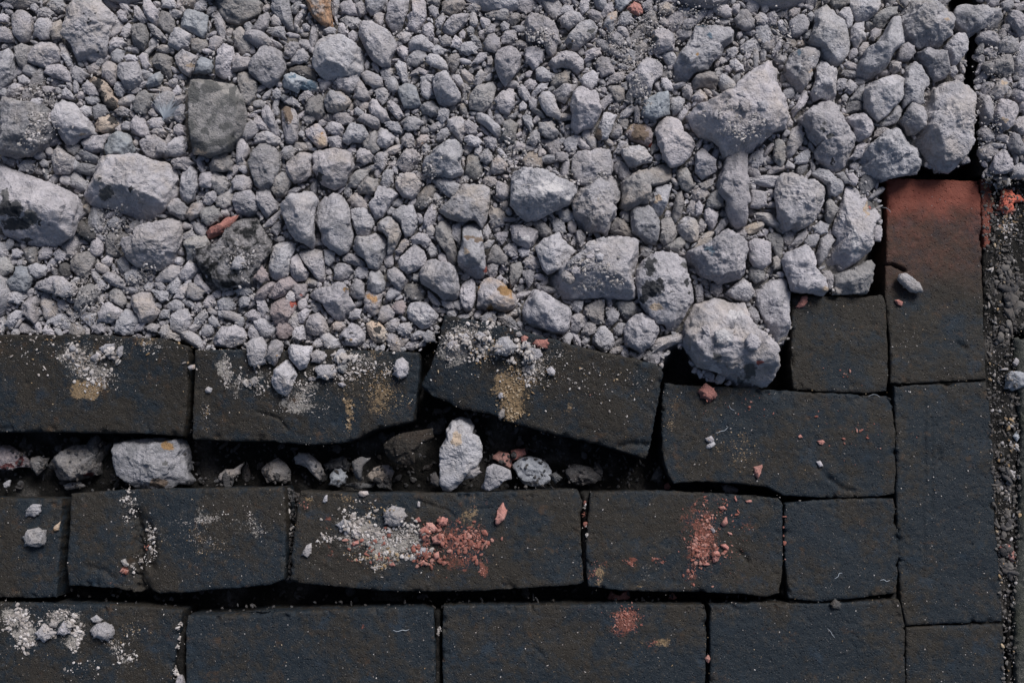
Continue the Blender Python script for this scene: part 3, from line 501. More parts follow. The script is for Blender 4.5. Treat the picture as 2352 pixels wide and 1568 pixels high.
pP|small rounded grey pebble left of the bent thumb stone|1812,50 1832,35 1846,35 1859,55 1854,72 1834,85 1814,85 1812,68
gP|small wide low grey stone below the black patched sand coloured flint|188,322 205,315 235,308 255,308 242,322 238,342 212,352 190,340
oP|small angular brown flecked stone right of the wide orange flecked stone|838,672 848,660 868,677 880,672 873,700 868,717 856,724 840,712 836,692
gP|small angular grey stone above right of the leaf shaped split stone|703,238 716,222 733,215 740,220 746,248 740,265 728,272 708,262 700,250
nP|small angular shaded grey stone left of the wide gritty boulder|1070,365 1086,350 1100,362 1108,385 1108,405 1088,412 1070,400
gP|small angular grey stone below the white feather|385,335 402,318 425,312 430,335 422,358 400,362 380,355
gP|small angular grey stone below the big square boulder|768,190 778,175 798,172 823,172 826,185 818,202 808,212 790,210 776,200
gP|small tall narrow grey stone below left of the white crusted flat boulder|1876,580 1884,547 1894,540 1912,542 1916,552 1902,587 1884,610 1876,597
gP|small tall narrow grey stone above left of the pale pitted lumpy stone|535,72 552,58 565,75 575,100 570,120 552,122 540,105
gP|small angular grey stone below left of the mould spotted long stone|1206,112 1221,108 1241,110 1251,118 1248,135 1236,152 1224,160 1206,138
gP|small angular grey stone below right of the white feather|478,378 495,358 520,350 532,368 530,388 512,395 488,392
gP|second nearest small angular grey stone left of the big pitted boulder at the top|32,108 50,100 75,110 68,138 55,158 40,150 35,130
gP|small angular grey stone below right of the knobbly boulder on the kerb|2289,108 2302,88 2324,82 2342,92 2342,110 2329,122 2312,125 2296,120
gP|nearest small angular grey stone left of the big pitted boulder at the top|78,60 90,40 110,42 120,58 112,88 90,90 78,78
gP|small angular grey stone left of the red brick piece|382,474 392,457 408,454 425,470 435,482 422,502 410,502 388,487
nP|small long slanting shaded grey stone above left of the two tone knobbly stone|953,472 960,450 976,430 993,422 1000,437 996,454 983,474 968,482
gP|small angular grey stone right of the black patched sand coloured flint|305,235 320,210 335,208 348,220 345,240 332,260 310,258
gP|small angular grey stone below the speckled sloping rock|1026,278 1048,265 1063,270 1068,282 1068,310 1058,322 1043,310 1030,295
nP|small angular shaded grey stone above left of the pale blue pebble|362,32 372,22 390,30 400,45 402,65 390,78 375,72 362,58
nP|small angular shaded grey stone below right of the leaning pebbly boulder|1406,512 1416,500 1434,504 1448,527 1464,547 1444,547 1418,537 1401,532
gP|small tall narrow grey stone above right of the big smooth upright boulder|2249,225 2256,215 2274,230 2279,248 2276,268 2272,290 2259,278 2246,258
pP|small rounded grey pebble below left of the shadowed small rubble at left|122,644 140,642 170,652 178,664 168,677 145,684 130,677
gP|small angular grey stone above left of the red brick piece|455,487 470,477 490,472 502,482 510,497 495,510 475,520 465,507
nP|small angular shaded grey stone above the cream scarred flint nodule|926,662 936,652 958,650 976,664 976,677 966,692 946,690 930,677
gP|second nearest small angular grey stone right of the teardrop boulder|938,102 948,85 966,78 980,88 996,108 986,118 966,115 950,118 940,112
gP|small wide low grey stone above left of the black patched sand coloured flint|102,162 112,150 142,148 158,165 165,182 155,188 125,178 110,172
gP|small long slanting grey stone below right of the speckled sloping rock|1093,260 1106,258 1130,275 1150,292 1153,305 1143,320 1130,305 1113,290 1096,278
pP|small rounded grey pebble above right of the oblong slate cornered boulder|1686,45 1704,20 1718,25 1734,50 1726,68 1708,70 1694,60
gP|small angular grey stone below right of the mould spotted long stone|1366,142 1381,130 1401,132 1408,150 1414,168 1396,172 1381,178 1371,162
gP|small angular grey stone below left of the white feather|300,280 312,262 328,270 338,290 345,308 328,315 308,308 300,295
gP|small angular grey stone below right of the heart shaped stone|890,622 906,614 920,622 936,642 928,657 920,667 908,662 890,640
gP|small angular grey stone below the egg shaped boulder|1554,392 1576,382 1588,402 1594,427 1584,440 1566,434 1556,412
gP|small angular grey stone below right of the shell like double dome boulder|355,640 372,627 388,610 402,604 415,622 410,634 395,647 370,650
gP|second nearest small angular grey stone above the red brick piece|480,410 492,394 518,407 525,422 515,442 502,450 492,437
gP|small angular grey stone above left of the wide gritty boulder|1156,278 1173,275 1188,285 1183,325 1163,328 1153,318
gP|small tall narrow grey stone left of the leaf shaped split stone|600,248 616,240 628,262 636,288 640,305 630,310 618,295 606,278 598,260
gP|small angular grey stone below right of the two tone knobbly stone|1120,587 1130,567 1140,560 1156,577 1166,590 1163,607 1133,604 1118,602
gP|small angular grey stone above left of the mould spotted long stone|1284,42 1301,30 1321,28 1341,42 1334,52 1314,65 1306,70 1288,55
gP|nearest small angular grey stone below right of the broad flat topped boulder|818,434 830,417 846,407 868,414 870,430 858,447 846,447 826,442
gP|small angular grey stone below left of the heart shaped stone|766,620 776,604 790,602 808,612 813,622 798,640 783,647 770,642
gP|small angular grey stone above the black patched sand coloured flint|235,150 250,140 265,148 272,162 265,188 255,195 240,180 232,165
gP|small angular grey stone above right of the large three cornered stone|846,242 853,228 866,230 873,242 890,258 893,272 878,280 863,272 848,258
pP|small rounded grey pebble left of the lit ridge angular boulder|1724,437 1741,437 1761,442 1761,472 1741,480 1724,477
gP|third nearest small angular grey stone below left of the speckled sloping rock|866,305 873,292 890,300 906,312 903,328 888,340 870,338 863,325
gP|small angular grey stone above right of the dark grey egg shaped stone|1271,212 1296,192 1326,195 1318,208 1311,220 1296,238 1278,228
gP|small tall narrow grey stone right of the big pitted boulder at the top|328,-5 345,0 352,12 365,25 360,50 358,60 342,48 330,28
gP|small angular grey stone left of the lit ridge angular boulder|1621,467 1634,442 1651,434 1664,454 1666,470 1651,480 1626,477
gP|nearest small angular grey stone right of the big smooth upright boulder|2312,328 2322,302 2334,310 2342,325 2359,340 2359,350 2339,355 2316,342
gP|small wide low grey stone below left of the leaf shaped split stone|588,310 610,300 628,305 643,320 640,330 623,335 603,328 583,328
pP|small rounded grey pebble above right of the red brick piece|532,417 542,404 560,402 580,412 578,430 560,442 538,434
gP|small angular grey stone below the dusty purple stone|630,752 643,737 656,734 673,752 670,767 656,780 640,780
pP|small rounded grey pebble right of the bent thumb stone|2059,125 2069,105 2084,98 2099,108 2102,122 2089,140 2074,142 2062,138
gP|small angular grey stone left of the cream scarred flint nodule|803,662 813,642 818,634 836,650 838,684 826,687 808,684
nP|small tall narrow shaded grey stone above right of the smooth pale cream stone|1764,537 1779,534 1794,540 1799,557 1794,592 1782,584 1764,552
gP|small tall narrow grey stone above left of the lit ridge angular boulder|1776,350 1782,322 1789,315 1802,330 1804,365 1794,382 1779,370
gP|small angular grey stone below the dark grey egg shaped stone|1236,282 1256,282 1268,278 1276,295 1286,305 1271,318 1251,315 1238,302
gP|small angular grey stone right of the bright ridged rough boulder|1311,727 1326,717 1341,722 1351,730 1341,750 1326,764 1311,760
pP|small rounded grey pebble below the teardrop boulder|828,172 843,162 858,168 876,178 880,192 870,202 856,202 838,190
gP|small long slanting grey stone below right of the broad flat topped boulder|800,414 813,397 828,387 846,392 846,404 830,422 816,432 800,427
gP|small angular grey stone left of the pale pitted lumpy stone|532,140 545,120 555,132 580,135 578,150 555,162 535,162
gP|small angular grey stone left of the shadowed small rubble at left|0,587 18,592 30,612 30,622 10,634 -8,637
gP|nearest small angular grey stone right of the teardrop boulder|933,138 946,120 956,115 976,115 980,128 968,145 956,155 938,148
gP|small tall narrow grey stone above left of the rugged wedge boulder|1548,467 1556,442 1566,437 1571,467 1566,492 1551,512 1544,497 1546,482
gP|second nearest small angular grey stone below left of the speckled sloping rock|918,278 936,268 956,268 973,280 956,300 936,302
pP|small rounded grey pebble above left of the rounded bright faced boulder|1110,100 1120,82 1136,78 1148,92 1150,108 1136,122 1118,118
nP|small wide low shaded grey stone above the blue glass faced flint|660,160 683,150 706,152 726,170 728,182 708,182 683,170
gP|small long slanting grey stone below right of the pale rimmed shield stone|2016,282 2039,268 2062,242 2074,248 2072,262 2059,282 2036,290
gP|nearest small angular grey stone right of the large three cornered stone|848,310 863,298 866,310 866,330 870,345 856,352 840,342 830,330
gP|small tall narrow grey stone above right of the orange flint patched stone|1171,607 1196,602 1201,622 1188,647 1171,662
gP|small long slanting grey stone above the pale pitted lumpy stone|588,55 598,35 613,28 620,42 616,62 600,78 578,75
pP|small long slanting grey pebble above the speckled sloping rock|978,132 988,125 1008,128 1023,142 1030,155 1018,162 996,155 980,145
gP|small angular grey stone right of the shadowed small rubble at left|250,674 268,657 282,672 290,690 282,707 265,697 252,690
pP|small rounded grey pebble left of the cream scarred flint nodule|868,720 876,704 893,700 908,717 903,732 880,742 870,737
pP|small rounded grey pebble right of the domed boulder by the bricks|428,670 435,650 450,650 470,670 460,687 445,690 430,680
gP|third nearest small angular grey stone left of the big pitted boulder at the top|-8,65 12,62 25,72 35,90 20,98 -8,95
gP|small angular grey stone left of the wide gritty boulder|1138,427 1143,414 1163,424 1173,432 1170,454 1156,462 1140,450
gP|small long slanting grey stone above left of the domed boulder by the bricks|235,634 250,624 268,630 282,642 290,652 282,662 260,657 245,647
gP|small angular grey stone above right of the tar blotched boulder|1618,482 1636,477 1651,492 1646,512 1636,527 1621,512 1616,494
gP|small tall narrow grey stone right of the lit ridge angular boulder|1896,467 1906,454 1916,464 1924,480 1914,504 1906,517 1896,504
kP|small wide low grey stone above right of the large three cornered stone|818,275 838,262 856,265 873,278 873,288 863,298 848,292 830,282
gP|nearest small angular grey stone below right of the big square boulder|813,212 818,195 830,185 840,200 848,215 850,225 838,232 826,230 813,222
gP|nearest small angular grey stone above the red brick piece|492,457 510,447 520,437 535,450 530,470 515,482 498,472
gP|small angular grey stone above left of the claw shaped rock|1120,30 1143,20 1166,15 1170,38 1160,48 1140,45 1123,42
nP|small angular shaded grey stone above right of the dark grey egg shaped stone|1266,190 1276,170 1294,168 1298,158 1308,160 1308,182 1296,198 1278,200
gP|nearest small angular grey stone below left of the speckled sloping rock|963,245 980,232 993,232 1008,250 1006,265 990,268 970,258
nP|small angular shaded grey stone below the smooth pale cream stone|1718,617 1731,610 1756,622 1756,642 1736,652 1721,637
nP|small long slanting shaded grey stone left of the rugged wedge boulder|1521,567 1556,547 1571,542 1578,557 1558,580 1536,574
gP|small long slanting grey stone above left of the dusty purple stone|588,672 608,652 630,644 633,657 613,680 603,692 590,687
gP|third nearest small angular grey stone above the red brick piece|455,414 460,397 485,394 492,417 485,432 460,430
nP|small angular shaded grey stone above left of the shadowed small rubble at left|52,574 65,567 88,567 88,592 78,610 62,600
pP|small rounded grey pebble right of the orange brown wood chunk|778,15 788,5 808,2 823,25 820,35 803,38 786,30
gP|small angular grey stone right of the left boulder of the middle pair|796,462 806,450 818,440 830,452 846,472 840,480 816,477
gP|small angular grey stone above the tall bulging boulder|1902,-8 1949,-8 1949,10 1934,18 1919,22 1906,8
nP|small angular shaded grey stone below the wide gritty boulder|1224,512 1238,504 1256,517 1271,534 1256,547 1241,542 1231,527
gP|second nearest small angular grey stone right of the big smooth upright boulder|2329,280 2342,268 2359,270 2359,310 2342,310 2329,295
gP|small angular grey stone above the egg shaped boulder|1538,225 1564,220 1574,232 1564,255 1548,265 1541,250
gP|small angular grey stone above right of the dusty purple stone|668,662 683,652 703,652 706,670 690,690 678,692
gP|small angular grey stone above left of the diamond shaped boulder|943,547 963,534 980,537 990,554 980,570 963,560 948,562
gP|small angular grey stone above left of the shadowed small rubble at left|62,612 85,604 108,612 105,630 85,640 75,632
gP|small angular grey stone below right of the leaf shaped split stone|818,350 830,340 848,345 858,358 850,372 836,378 820,368
gP|small angular grey stone above left of the dusty purple stone|588,607 600,607 616,630 616,640 600,650 580,637
nP|small angular shaded grey stone above the pale blue pebble|435,92 455,88 475,95 478,108 460,122 442,118
gP|small angular grey stone left of the large three cornered stone|746,298 753,282 770,280 786,285 790,298 783,312 763,310
gP|nearest small angular grey stone above the dark grey egg shaped stone|1231,158 1246,152 1258,162 1274,170 1264,185 1241,188 1231,178
pP|small rounded grey pebble above right of the tall bulging boulder|1924,32 1939,18 1952,18 1959,42 1956,62 1944,68 1939,48 1929,40
gP|small angular grey stone below the big pitted boulder at the top|158,162 175,152 192,160 202,172 185,190 168,185
oP|small angular brown flecked stone above left of the red brick piece|430,492 438,472 450,464 465,467 470,474 455,497 435,507
gP|small angular grey stone below the dark mossy clump|498,692 515,682 532,684 540,702 525,717 505,712
gP|small angular grey stone left of the yellow stained eroded boulder|1396,200 1418,195 1434,205 1434,230 1418,235 1406,220
gP|small angular grey stone above the blue glass faced flint|666,138 683,118 696,112 710,128 708,140 688,148 670,145
kV|big pale pitted block with a brown flint, wedged in the gap between brick rows|252,1034 260,1017 288,1010 325,1007 362,1004 388,1007 415,1007 425,1027 428,1060 432,1092 440,1104 430,1114 412,1110 395,1122 375,1124 338,1124 312,1120 288,1104 268,1092 260,1072
nV|grey stone with a reddish lower edge in the brick gap beside the big pale block|115,1060 145,1040 175,1022 205,1020 230,1010 245,1020 242,1040 230,1060 222,1090 200,1094 175,1104 132,1102 125,1080
rV|grey stone with a dark red underside at the left end of the brick gap|-10,1022 12,1022 38,1032 55,1042 68,1060 70,1074 45,1072 20,1080 -10,1077
nV|small angular shaded grey stone above the round grey stone at the far left|72,1050 90,1047 108,1054 100,1077 85,1092 72,1070
nV|thin pointed pale chip lying deep in the brick gap under the second brick|500,1094 518,1077 538,1077 552,1067 550,1087 530,1102 502,1104
pV|tiny grey pebble above left of the round grey stone at the far left|8,1110 18,1102 25,1102 22,1117 12,1122 8,1117
nV|tiny shaded grey stone above right of the round grey stone at the far left|145,1114 162,1107 182,1107 188,1117 162,1124 148,1122
nV|angular blue grey stone with black hollows deep in the brick gap|596,1077 613,1064 638,1050 658,1064 668,1080 666,1104 643,1107 613,1102 600,1087
nV|bent dark grey stone with two rounded ends deep in the brick gap|678,1054 688,1040 708,1040 723,1052 733,1062 743,1080 730,1100 718,1087 703,1072 683,1064
bV|smooth blue grey pebble deep in the brick gap|758,1090 768,1077 783,1077 796,1092 793,1107 778,1117 760,1112
nV|streaky blue grey lump deep in the brick gap below the clod of earth|840,1094 858,1074 876,1067 893,1067 906,1082 898,1104 880,1110 850,1104
sV|small tall narrow dark stone left of the upright stone in the brick gap|808,1060 826,1050 846,1054 833,1072 828,1104 816,1097
kV|tall pale stone standing upright in the brick gap under the tilted brick|1010,1114 1008,1072 1010,1030 1026,1002 1023,984 1036,964 1058,954 1078,960 1088,974 1086,994 1100,1002 1108,1022 1108,1050 1096,1072 1076,1087 1063,1104 1048,1120 1033,1130 1016,1127
gV|grey stone with a broad knob, just right of the upright stone in the brick gap|1118,1072 1133,1064 1153,1070 1173,1080 1176,1100 1158,1104 1143,1120 1123,1127 1103,1122 1113,1102
rV|dark red brick piece in the shade under the tilted brick|1130,1050 1146,1037 1168,1040 1176,1060 1173,1077 1148,1064
gV|tiny angular grey stone below right of the upright stone in the brick gap|1076,1080 1096,1070 1103,1084 1088,1097 1070,1097
bV|round blue grey nodule in the brick gap below the tilted brick|1176,1067 1196,1052 1214,1047 1238,1052 1258,1064 1268,1082 1264,1104 1246,1120 1221,1117 1201,1110 1188,1092
rV|tiny red brick chip above left of the blue grey nodule in the brick gap|1174,1034 1188,1030 1206,1032 1206,1044 1188,1054 1174,1060
sV|very dark rounded stone deep in shadow under the tilted brick's right half|1296,1080 1318,1064 1351,1070 1381,1080 1386,1094 1366,1110 1326,1114 1306,1104
sV|tiny angular dark stone above left of the red crumb heap|1496,1100 1504,1080 1514,1070 1524,1084 1518,1104 1506,1107
sV|tiny angular dark stone right of the upright stone in the brick gap|1261,1090 1276,1084 1291,1097 1276,1110
sV|tiny angular dark stone below left of the upright stone in the brick gap|988,1090 1000,1084 1010,1100 1006,1117 990,1110
sV|tiny wide low dark stone above the blue white stone in the crumbs|863,1104 898,1104 898,1124 868,1120
sV|tiny dark stone above left of the blue white stone in the crumbs|793,1114 813,1107 848,1110 853,1117 823,1124
sV|small dark stone below left of the lone oval stone on the second brick|743,1070 763,1054 788,1047 803,1064 798,1080 763,1080
rV|whitish and red brick chip jammed in the joint above the bottom row|1396,1374 1405,1358 1416,1366 1427,1366 1430,1358 1444,1360 1441,1377 1424,1386 1405,1380
rV|tiny angular red brick chip below left of the red crumb heap|1534,1374 1545,1360 1556,1372 1548,1377
gW|biggest pale stone lying on the second brick, pointed at the bottom|623,877 630,847 646,832 660,824 670,834 678,850 683,860 676,877 666,900 656,910 638,902 626,887
gW|oblong pale stone at the top edge of the second brick|610,824 616,797 623,782 636,780 648,787 650,804 640,824 630,840 618,834
gW|rectangular pale stone on the second brick's top edge, left of the oblong one|580,777 600,772 613,792 616,814 610,834 588,842 570,837 566,814 568,784
kW|squarish white stone on the second brick's top edge, right of the oblong one|660,804 670,790 686,792 698,794 718,794 716,810 710,830 703,844 688,850 676,837 663,822
gW|small angular grey chip above right of the big stone on the second brick|713,814 726,802 740,807 750,814 746,827 733,834 718,830
gW|faceted white stone lying on the middle of the second brick|723,844 738,837 768,837 773,852 763,867 746,872 730,864
gW|tiny angular grey chip right of the big stone on the second brick|773,842 778,830 793,827 798,842 788,857 778,854
gW|tiny long slanting grey chip below the wide orange flecked stone|766,822 778,802 788,802 796,812 786,822 770,834
gW|lone oval white stone near the second brick's upper right corner|903,844 910,827 923,820 936,832 940,847 933,864 920,870 908,864
gW|second nearest tiny wide low grey chip right of the big stone on the second brick|776,880 786,877 796,884 786,890 776,884
gW|nearest tiny wide low grey chip right of the big stone on the second brick|706,867 716,864 728,867 723,874 710,874
gW|bright white chunk on the tilted broken brick, left of the speckled one|1133,797 1146,777 1166,772 1178,787 1188,797 1178,810 1163,817 1143,812
gW|nearest tiny angular grey chip left of the white chunk on the tilted brick|1060,774 1070,764 1078,774 1078,792 1066,794
gW|tiny grey chip above right of the lone oval stone on the second brick|1026,790 1038,782 1050,784 1053,794 1043,802 1030,800
gW|tiny angular grey chip above left of the white chunk on the tilted brick|1088,772 1100,760 1116,767 1118,774 1103,780
gW|tiny angular grey chip below the white chunk on the tilted brick|1143,910 1148,900 1160,904 1160,912 1148,917
nW|tiny shaded grey chip above right of the upright stone in the brick gap|1143,952 1153,937 1160,940 1158,957 1148,964
gW|speckled white chunk on the tilted brick beside a red chip|1201,812 1211,800 1226,797 1241,802 1244,817 1231,827 1216,830 1204,822
gW|tiny angular grey chip right of the white chunk on the tilted brick|1194,794 1206,784 1216,787 1221,797 1208,802 1196,804
rW|dusty red chip at the top edge of the tilted brick|1224,790 1231,780 1246,780 1256,780 1261,790 1254,800 1238,797
gW|small shell shaped white stone on the tilted brick|1254,850 1266,840 1276,852 1274,862 1261,862
rW|small orange chip at the top of the tilted brick beside white chunks|1196,774 1204,770 1214,774 1208,784 1198,787
gW|tiny angular grey chip above right of the white chunk on the tilted brick|1184,764 1194,760 1201,770 1194,774 1184,772
rW|diamond shaped pink red brick chip, largest chip on its dark brick|1604,897 1621,880 1636,890 1648,907 1631,922 1611,910
oW|tiny angular brown flecked chip below the diamond shaped brick chip|1618,1007 1634,1000 1641,1010 1634,1017 1624,1014
oW|tiny long slanting brown flecked chip below the diamond shaped brick chip|1624,1022 1638,1012 1644,1020 1631,1030 1621,1030
rW|tall orange red chip near the right end of the gap below the diamond shaped chip|1731,1072 1751,1067 1748,1084 1741,1100 1734,1090
rW|tiny angular red brick chip above left of the red crumb heap|1526,1112 1534,1107 1541,1117 1536,1124 1526,1122
oW|white shard of stone lying over the joint below the diamond shaped chip's brick|1658,1114 1671,1112 1691,1120 1698,1130 1681,1132 1666,1134
rW|flat pink orange chip on the dark brick left of the long edge brick|1876,1012 1889,1010 1896,1014 1889,1022 1882,1020
rW|tiny angular red brick chip below right of the diamond shaped brick chip|1832,1002 1839,997 1844,1004 1836,1007
gW|tiny angular grey chip above right of the red crumb heap|1874,1060 1884,1057 1892,1070 1882,1072
rW|pink red chip on the upper left corner of the small square brick|1832,702 1842,680 1854,680 1854,694 1846,704 1836,707
rW|small half red half white chip on the red ended brick|2054,690 2064,687 2074,694 2072,704 2062,700
gW|crumbly white lump at the far left, above the round grey stone|59,1172 73,1158 90,1158 93,1175 79,1186 62,1183
gW|round grey stone on the brick at the far left|53,1237 62,1217 87,1211 104,1220 104,1245 87,1256 62,1251
oW|small tan shard near the joint at the far left|121,1211 138,1197 135,1217 124,1220
gW|tiny angular grey chip above the knobbly white stone|276,1287 287,1282 295,1296 287,1301
rW|tiny angular red brick chip above the knobbly white stone|273,1313 281,1304 295,1310 290,1318
gW|largest blue white stone in the crumb pile on the middle brick|881,1175 901,1161 923,1166 934,1183 920,1206 895,1209 884,1192
gW|pale wedge at the left end of the crumb pile on the middle brick|771,1206 788,1192 805,1197 808,1211 791,1217
oW|brown and cream flint in the crumb pile on the middle brick|805,1220 816,1209 830,1225 819,1237 808,1231
gW|lone pale stone left of the crumb pile on the middle brick|695,1268 704,1251 715,1248 715,1268 706,1279 695,1273
rW|left piece of the broken red lump in the crumb pile|962,1217 979,1206 988,1220 982,1242 968,1240
rW|upper piece of the broken red lump in the crumb pile|979,1200 993,1200 1005,1214 996,1223 979,1214
rW|lower right piece of the broken red lump in the crumb pile|991,1234 1007,1225 1019,1240 1013,1248 996,1248
rW|red chip just above right of the broken red lump|1005,1197 1016,1186 1030,1192 1024,1206 1010,1206
rW|lone long pink red chip on the right half of the middle brick|1137,1203 1142,1172 1154,1155 1165,1175 1159,1192 1142,1206
rW|nearest red brick chip below left of the broken red lump on the middle brick|993,1273 1007,1265 1010,1279 999,1287
rW|tiny red brick chip below left of the blue white stone in the crumbs|805,1248 822,1237 825,1248 808,1256
gW|tiny angular grey chip below right of the blue white stone in the crumbs|957,1270 968,1256 982,1259 979,1270 962,1279
gW|tiny angular grey chip below left of the blue white stone in the crumbs|839,1245 850,1240 850,1251 842,1254
rW|tiny angular red brick chip below the blue white stone in the crumbs|892,1296 903,1290 909,1299 898,1301
rW|second nearest red brick chip below left of the broken red lump on the middle brick|962,1293 974,1284 979,1296 968,1299
rW|tiny angular red brick chip right of the blue white stone in the crumbs|951,1194 962,1186 968,1197 957,1200
gW|tiny tall narrow grey chip right of the blue white stone in the crumbs|957,1164 960,1150 965,1152 965,1164
gW|tiny tall narrow grey chip left of the blue white stone in the crumbs|740,1152 746,1138 752,1135 752,1150 746,1155
oW|tan pebble on the upper edge of the middle brick|822,1133 827,1127 844,1127 847,1135 836,1141 825,1138
oW|tiny angular brown flecked chip below the blue white stone in the crumbs|886,1220 895,1211 901,1223 892,1225
rW|long red chip at the upper right of the red crumb heap|1655,1203 1669,1183 1672,1200 1663,1211
rW|tallest red chip in the lower part of the red crumb heap|1635,1273 1644,1259 1652,1268 1649,1287 1638,1293
rW|flat curved red chip at the right side of the red crumb heap|1652,1251 1666,1248 1675,1256 1672,1265 1658,1256
rW|tiny wide low red brick chip below the red crumb heap|1610,1296 1624,1290 1632,1296 1621,1299
rW|pink chip by the upper right end of the red heap's brick|1711,1150 1725,1147 1728,1152 1717,1155
rW|tiny tall narrow red brick chip above right of the red crumb heap|1686,1144 1689,1138 1694,1150 1691,1152
rW|tiny wide low red brick chip above the red crumb heap|1649,1164 1663,1161 1669,1169 1658,1172
rW|tiny long slanting red brick chip above right of the red crumb heap|1669,1220 1680,1223 1683,1228 1675,1228
gW|tiny angular grey chip above the red crumb heap|1630,1214 1638,1211 1644,1220 1638,1225
gW|faceted white stone in the left heap of crumbs on the bottom left brick|82,1453 101,1431 115,1442 127,1453 112,1467 98,1476
gW|upright white stone on the bottom left brick beside the faceted one|129,1453 146,1425 163,1431 160,1453 141,1459
kW|knobbly white stone alone on the bottom left brick|208,1445 222,1431 242,1428 259,1439 262,1456 248,1470 225,1464 211,1456
pW|smooth grey pebble touching the knobbly white stone|208,1420 222,1411 236,1422 228,1431 214,1428
gW|tiny angular grey chip left of the knobbly white stone|110,1434 121,1422 135,1428 129,1442 115,1439
gW|white stone stuck in the joint at the bottom edge of the photo|402,1569 408,1549 419,1549 425,1569 422,1583 405,1583
rW|pink chip stuck in the joint between the two bottom right bricks|1618,1512 1627,1501 1632,1512 1627,1524
rW|red and white brick chip in the dirt at the far right|2295,1256 2315,1248 2326,1259 2332,1276 2329,1290 2312,1276
sW|round brown lump of dirt on the joint at the lower right|1907,1386 1918,1374 1932,1386 1927,1397 1913,1397
bW|blue grey broken stone in the dirt at the right edge|2314,860 2322,852 2339,852 2359,860 2359,884 2339,892 2326,897 2314,884
gW|white round stone in the dirt strip at the right edge|2309,1092 2319,1077 2332,1084 2329,1102 2314,1100
gW|tiny angular grey chip above the blue grey stone at the right edge|2326,834 2334,820 2342,830 2334,842
bW|tiny angular blue grey chip below the blue grey stone at the right edge|2326,1002 2336,990 2342,1004 2336,1014
oW|tiny brown flecked chip above left of the blue grey stone at the right edge|2284,787 2294,780 2296,787 2289,792
gW|flat grey stone at the foot of the right ledge above the red brick dust|2282,407 2294,402 2319,404 2324,412 2312,422 2294,417
nW|tiny angular shaded grey chip above the blue grey stone at the right edge|2306,687 2314,674 2324,682 2322,697 2312,702
oW|second nearest tiny angular brown flecked chip left of the big stone on the second brick|430,842 440,837 448,837 448,847 435,850
oW|nearest tiny angular brown flecked chip left of the big stone on the second brick|470,894 478,887 488,892 485,902 472,902
gW|second nearest tiny angular grey chip below left of the domed boulder by the bricks|228,802 242,790 262,790 262,804 250,812 235,807
gW|third nearest tiny angular grey chip below the shadowed small rubble at left|205,822 218,812 232,812 232,824 215,830
gW|nearest tiny angular grey chip below left of the domed boulder by the bricks|265,810 272,797 282,794 282,814 275,822
gW|nearest tiny angular grey chip below the shadowed small rubble at left|158,797 168,790 178,800 172,807 160,807
gW|third nearest tiny angular grey chip below left of the domed boulder by the bricks|255,814 265,812 272,820 265,827 255,824
gW|second nearest tiny angular grey chip below the shadowed small rubble at left|150,814 160,812 168,820 158,824
gW|tiny angular grey chip left of the big stone on the second brick|572,872 588,864 595,874 585,887 572,882
gP||1050,110 1066,98 1083,95 1096,110 1093,120 1073,128 1056,120
nP||1601,557 1611,540 1631,530 1641,532 1636,552 1616,567 1601,577
gP||906,150 918,140 933,145 936,168 936,185 926,190 916,175
gP||856,365 870,350 890,350 890,372 878,392 863,380
nP||108,10 125,-2 145,0 152,15 145,28 128,30 115,20
gP||670,770 678,750 696,747 703,760 700,782 678,787
gP||12,742 20,724 35,712 50,714 50,727 38,742 22,757
gP||653,105 666,95 683,98 690,110 680,125 668,135 656,125
gP||876,422 878,400 888,387 903,392 903,417 890,434 878,430
gP||365,767 370,750 385,744 395,762 410,770 400,780 375,780
gP||1140,727 1153,717 1170,724 1188,742 1188,752 1173,754 1156,744
pP||966,192 978,185 993,195 996,215 983,230 970,222 966,208
nP||1942,252 1949,232 1972,230 1986,240 1982,252 1964,258 1946,260
pP||212,248 225,238 242,242 250,260 235,272 218,275
oP||120,55 135,45 142,55 142,88 118,90 115,75
gP||18,677 30,667 55,670 60,682 45,700 22,692
gP||1964,338 1979,325 1996,330 1989,345 1979,362 1964,368 1956,360
gP||786,592 798,582 816,584 838,604 836,610 816,610 790,602
oP||1201,600 1216,584 1231,590 1244,602 1238,612 1226,620 1206,612
gP||392,370 412,362 430,362 442,372 425,390 400,385
gP||763,268 773,258 796,260 810,272 808,282 788,288 773,280
nP||1266,507 1281,500 1296,512 1301,527 1291,542 1271,532
gP||248,102 260,85 280,88 290,98 280,110 262,115 250,122
gP||780,45 793,38 818,40 828,45 826,60 808,68 796,60
gP||1026,138 1036,125 1053,122 1056,142 1048,160 1038,168 1030,152
gP||1150,85 1160,72 1183,70 1188,90 1173,102 1156,100
gP||-8,554 10,557 20,584 8,597 -8,592
gP||888,232 898,230 916,245 926,262 916,275 906,268 890,248
gP||1822,252 1834,230 1842,212 1854,210 1856,228 1846,245 1832,258 1822,268
nP||1421,40 1431,28 1444,28 1458,45 1446,55 1434,62 1418,55
gP||643,352 656,335 673,332 680,348 673,362 658,368 648,362
gP||132,95 150,105 162,135 165,152 155,155 142,132 135,108
gP||1391,717 1406,704 1424,720 1418,737 1404,747 1396,737
gP||380,664 395,644 410,634 415,652 408,674 390,674
gP||1514,10 1528,2 1551,18 1548,30 1526,35 1514,28
gP||860,208 876,200 888,205 893,218 888,232 878,240 866,228
gP||920,318 933,305 946,308 953,325 950,338 936,342 923,330
pP||1824,365 1839,350 1856,342 1862,358 1854,375 1834,378 1826,370
gP||18,210 32,192 50,195 55,205 38,225 20,225
pP||480,90 495,82 515,88 512,100 495,118 482,112
gP||188,195 200,185 215,195 228,215 208,222 192,210
gP||908,754 923,742 940,740 948,757 938,770 923,772
gP||1714,717 1726,702 1738,712 1746,732 1736,747 1721,737
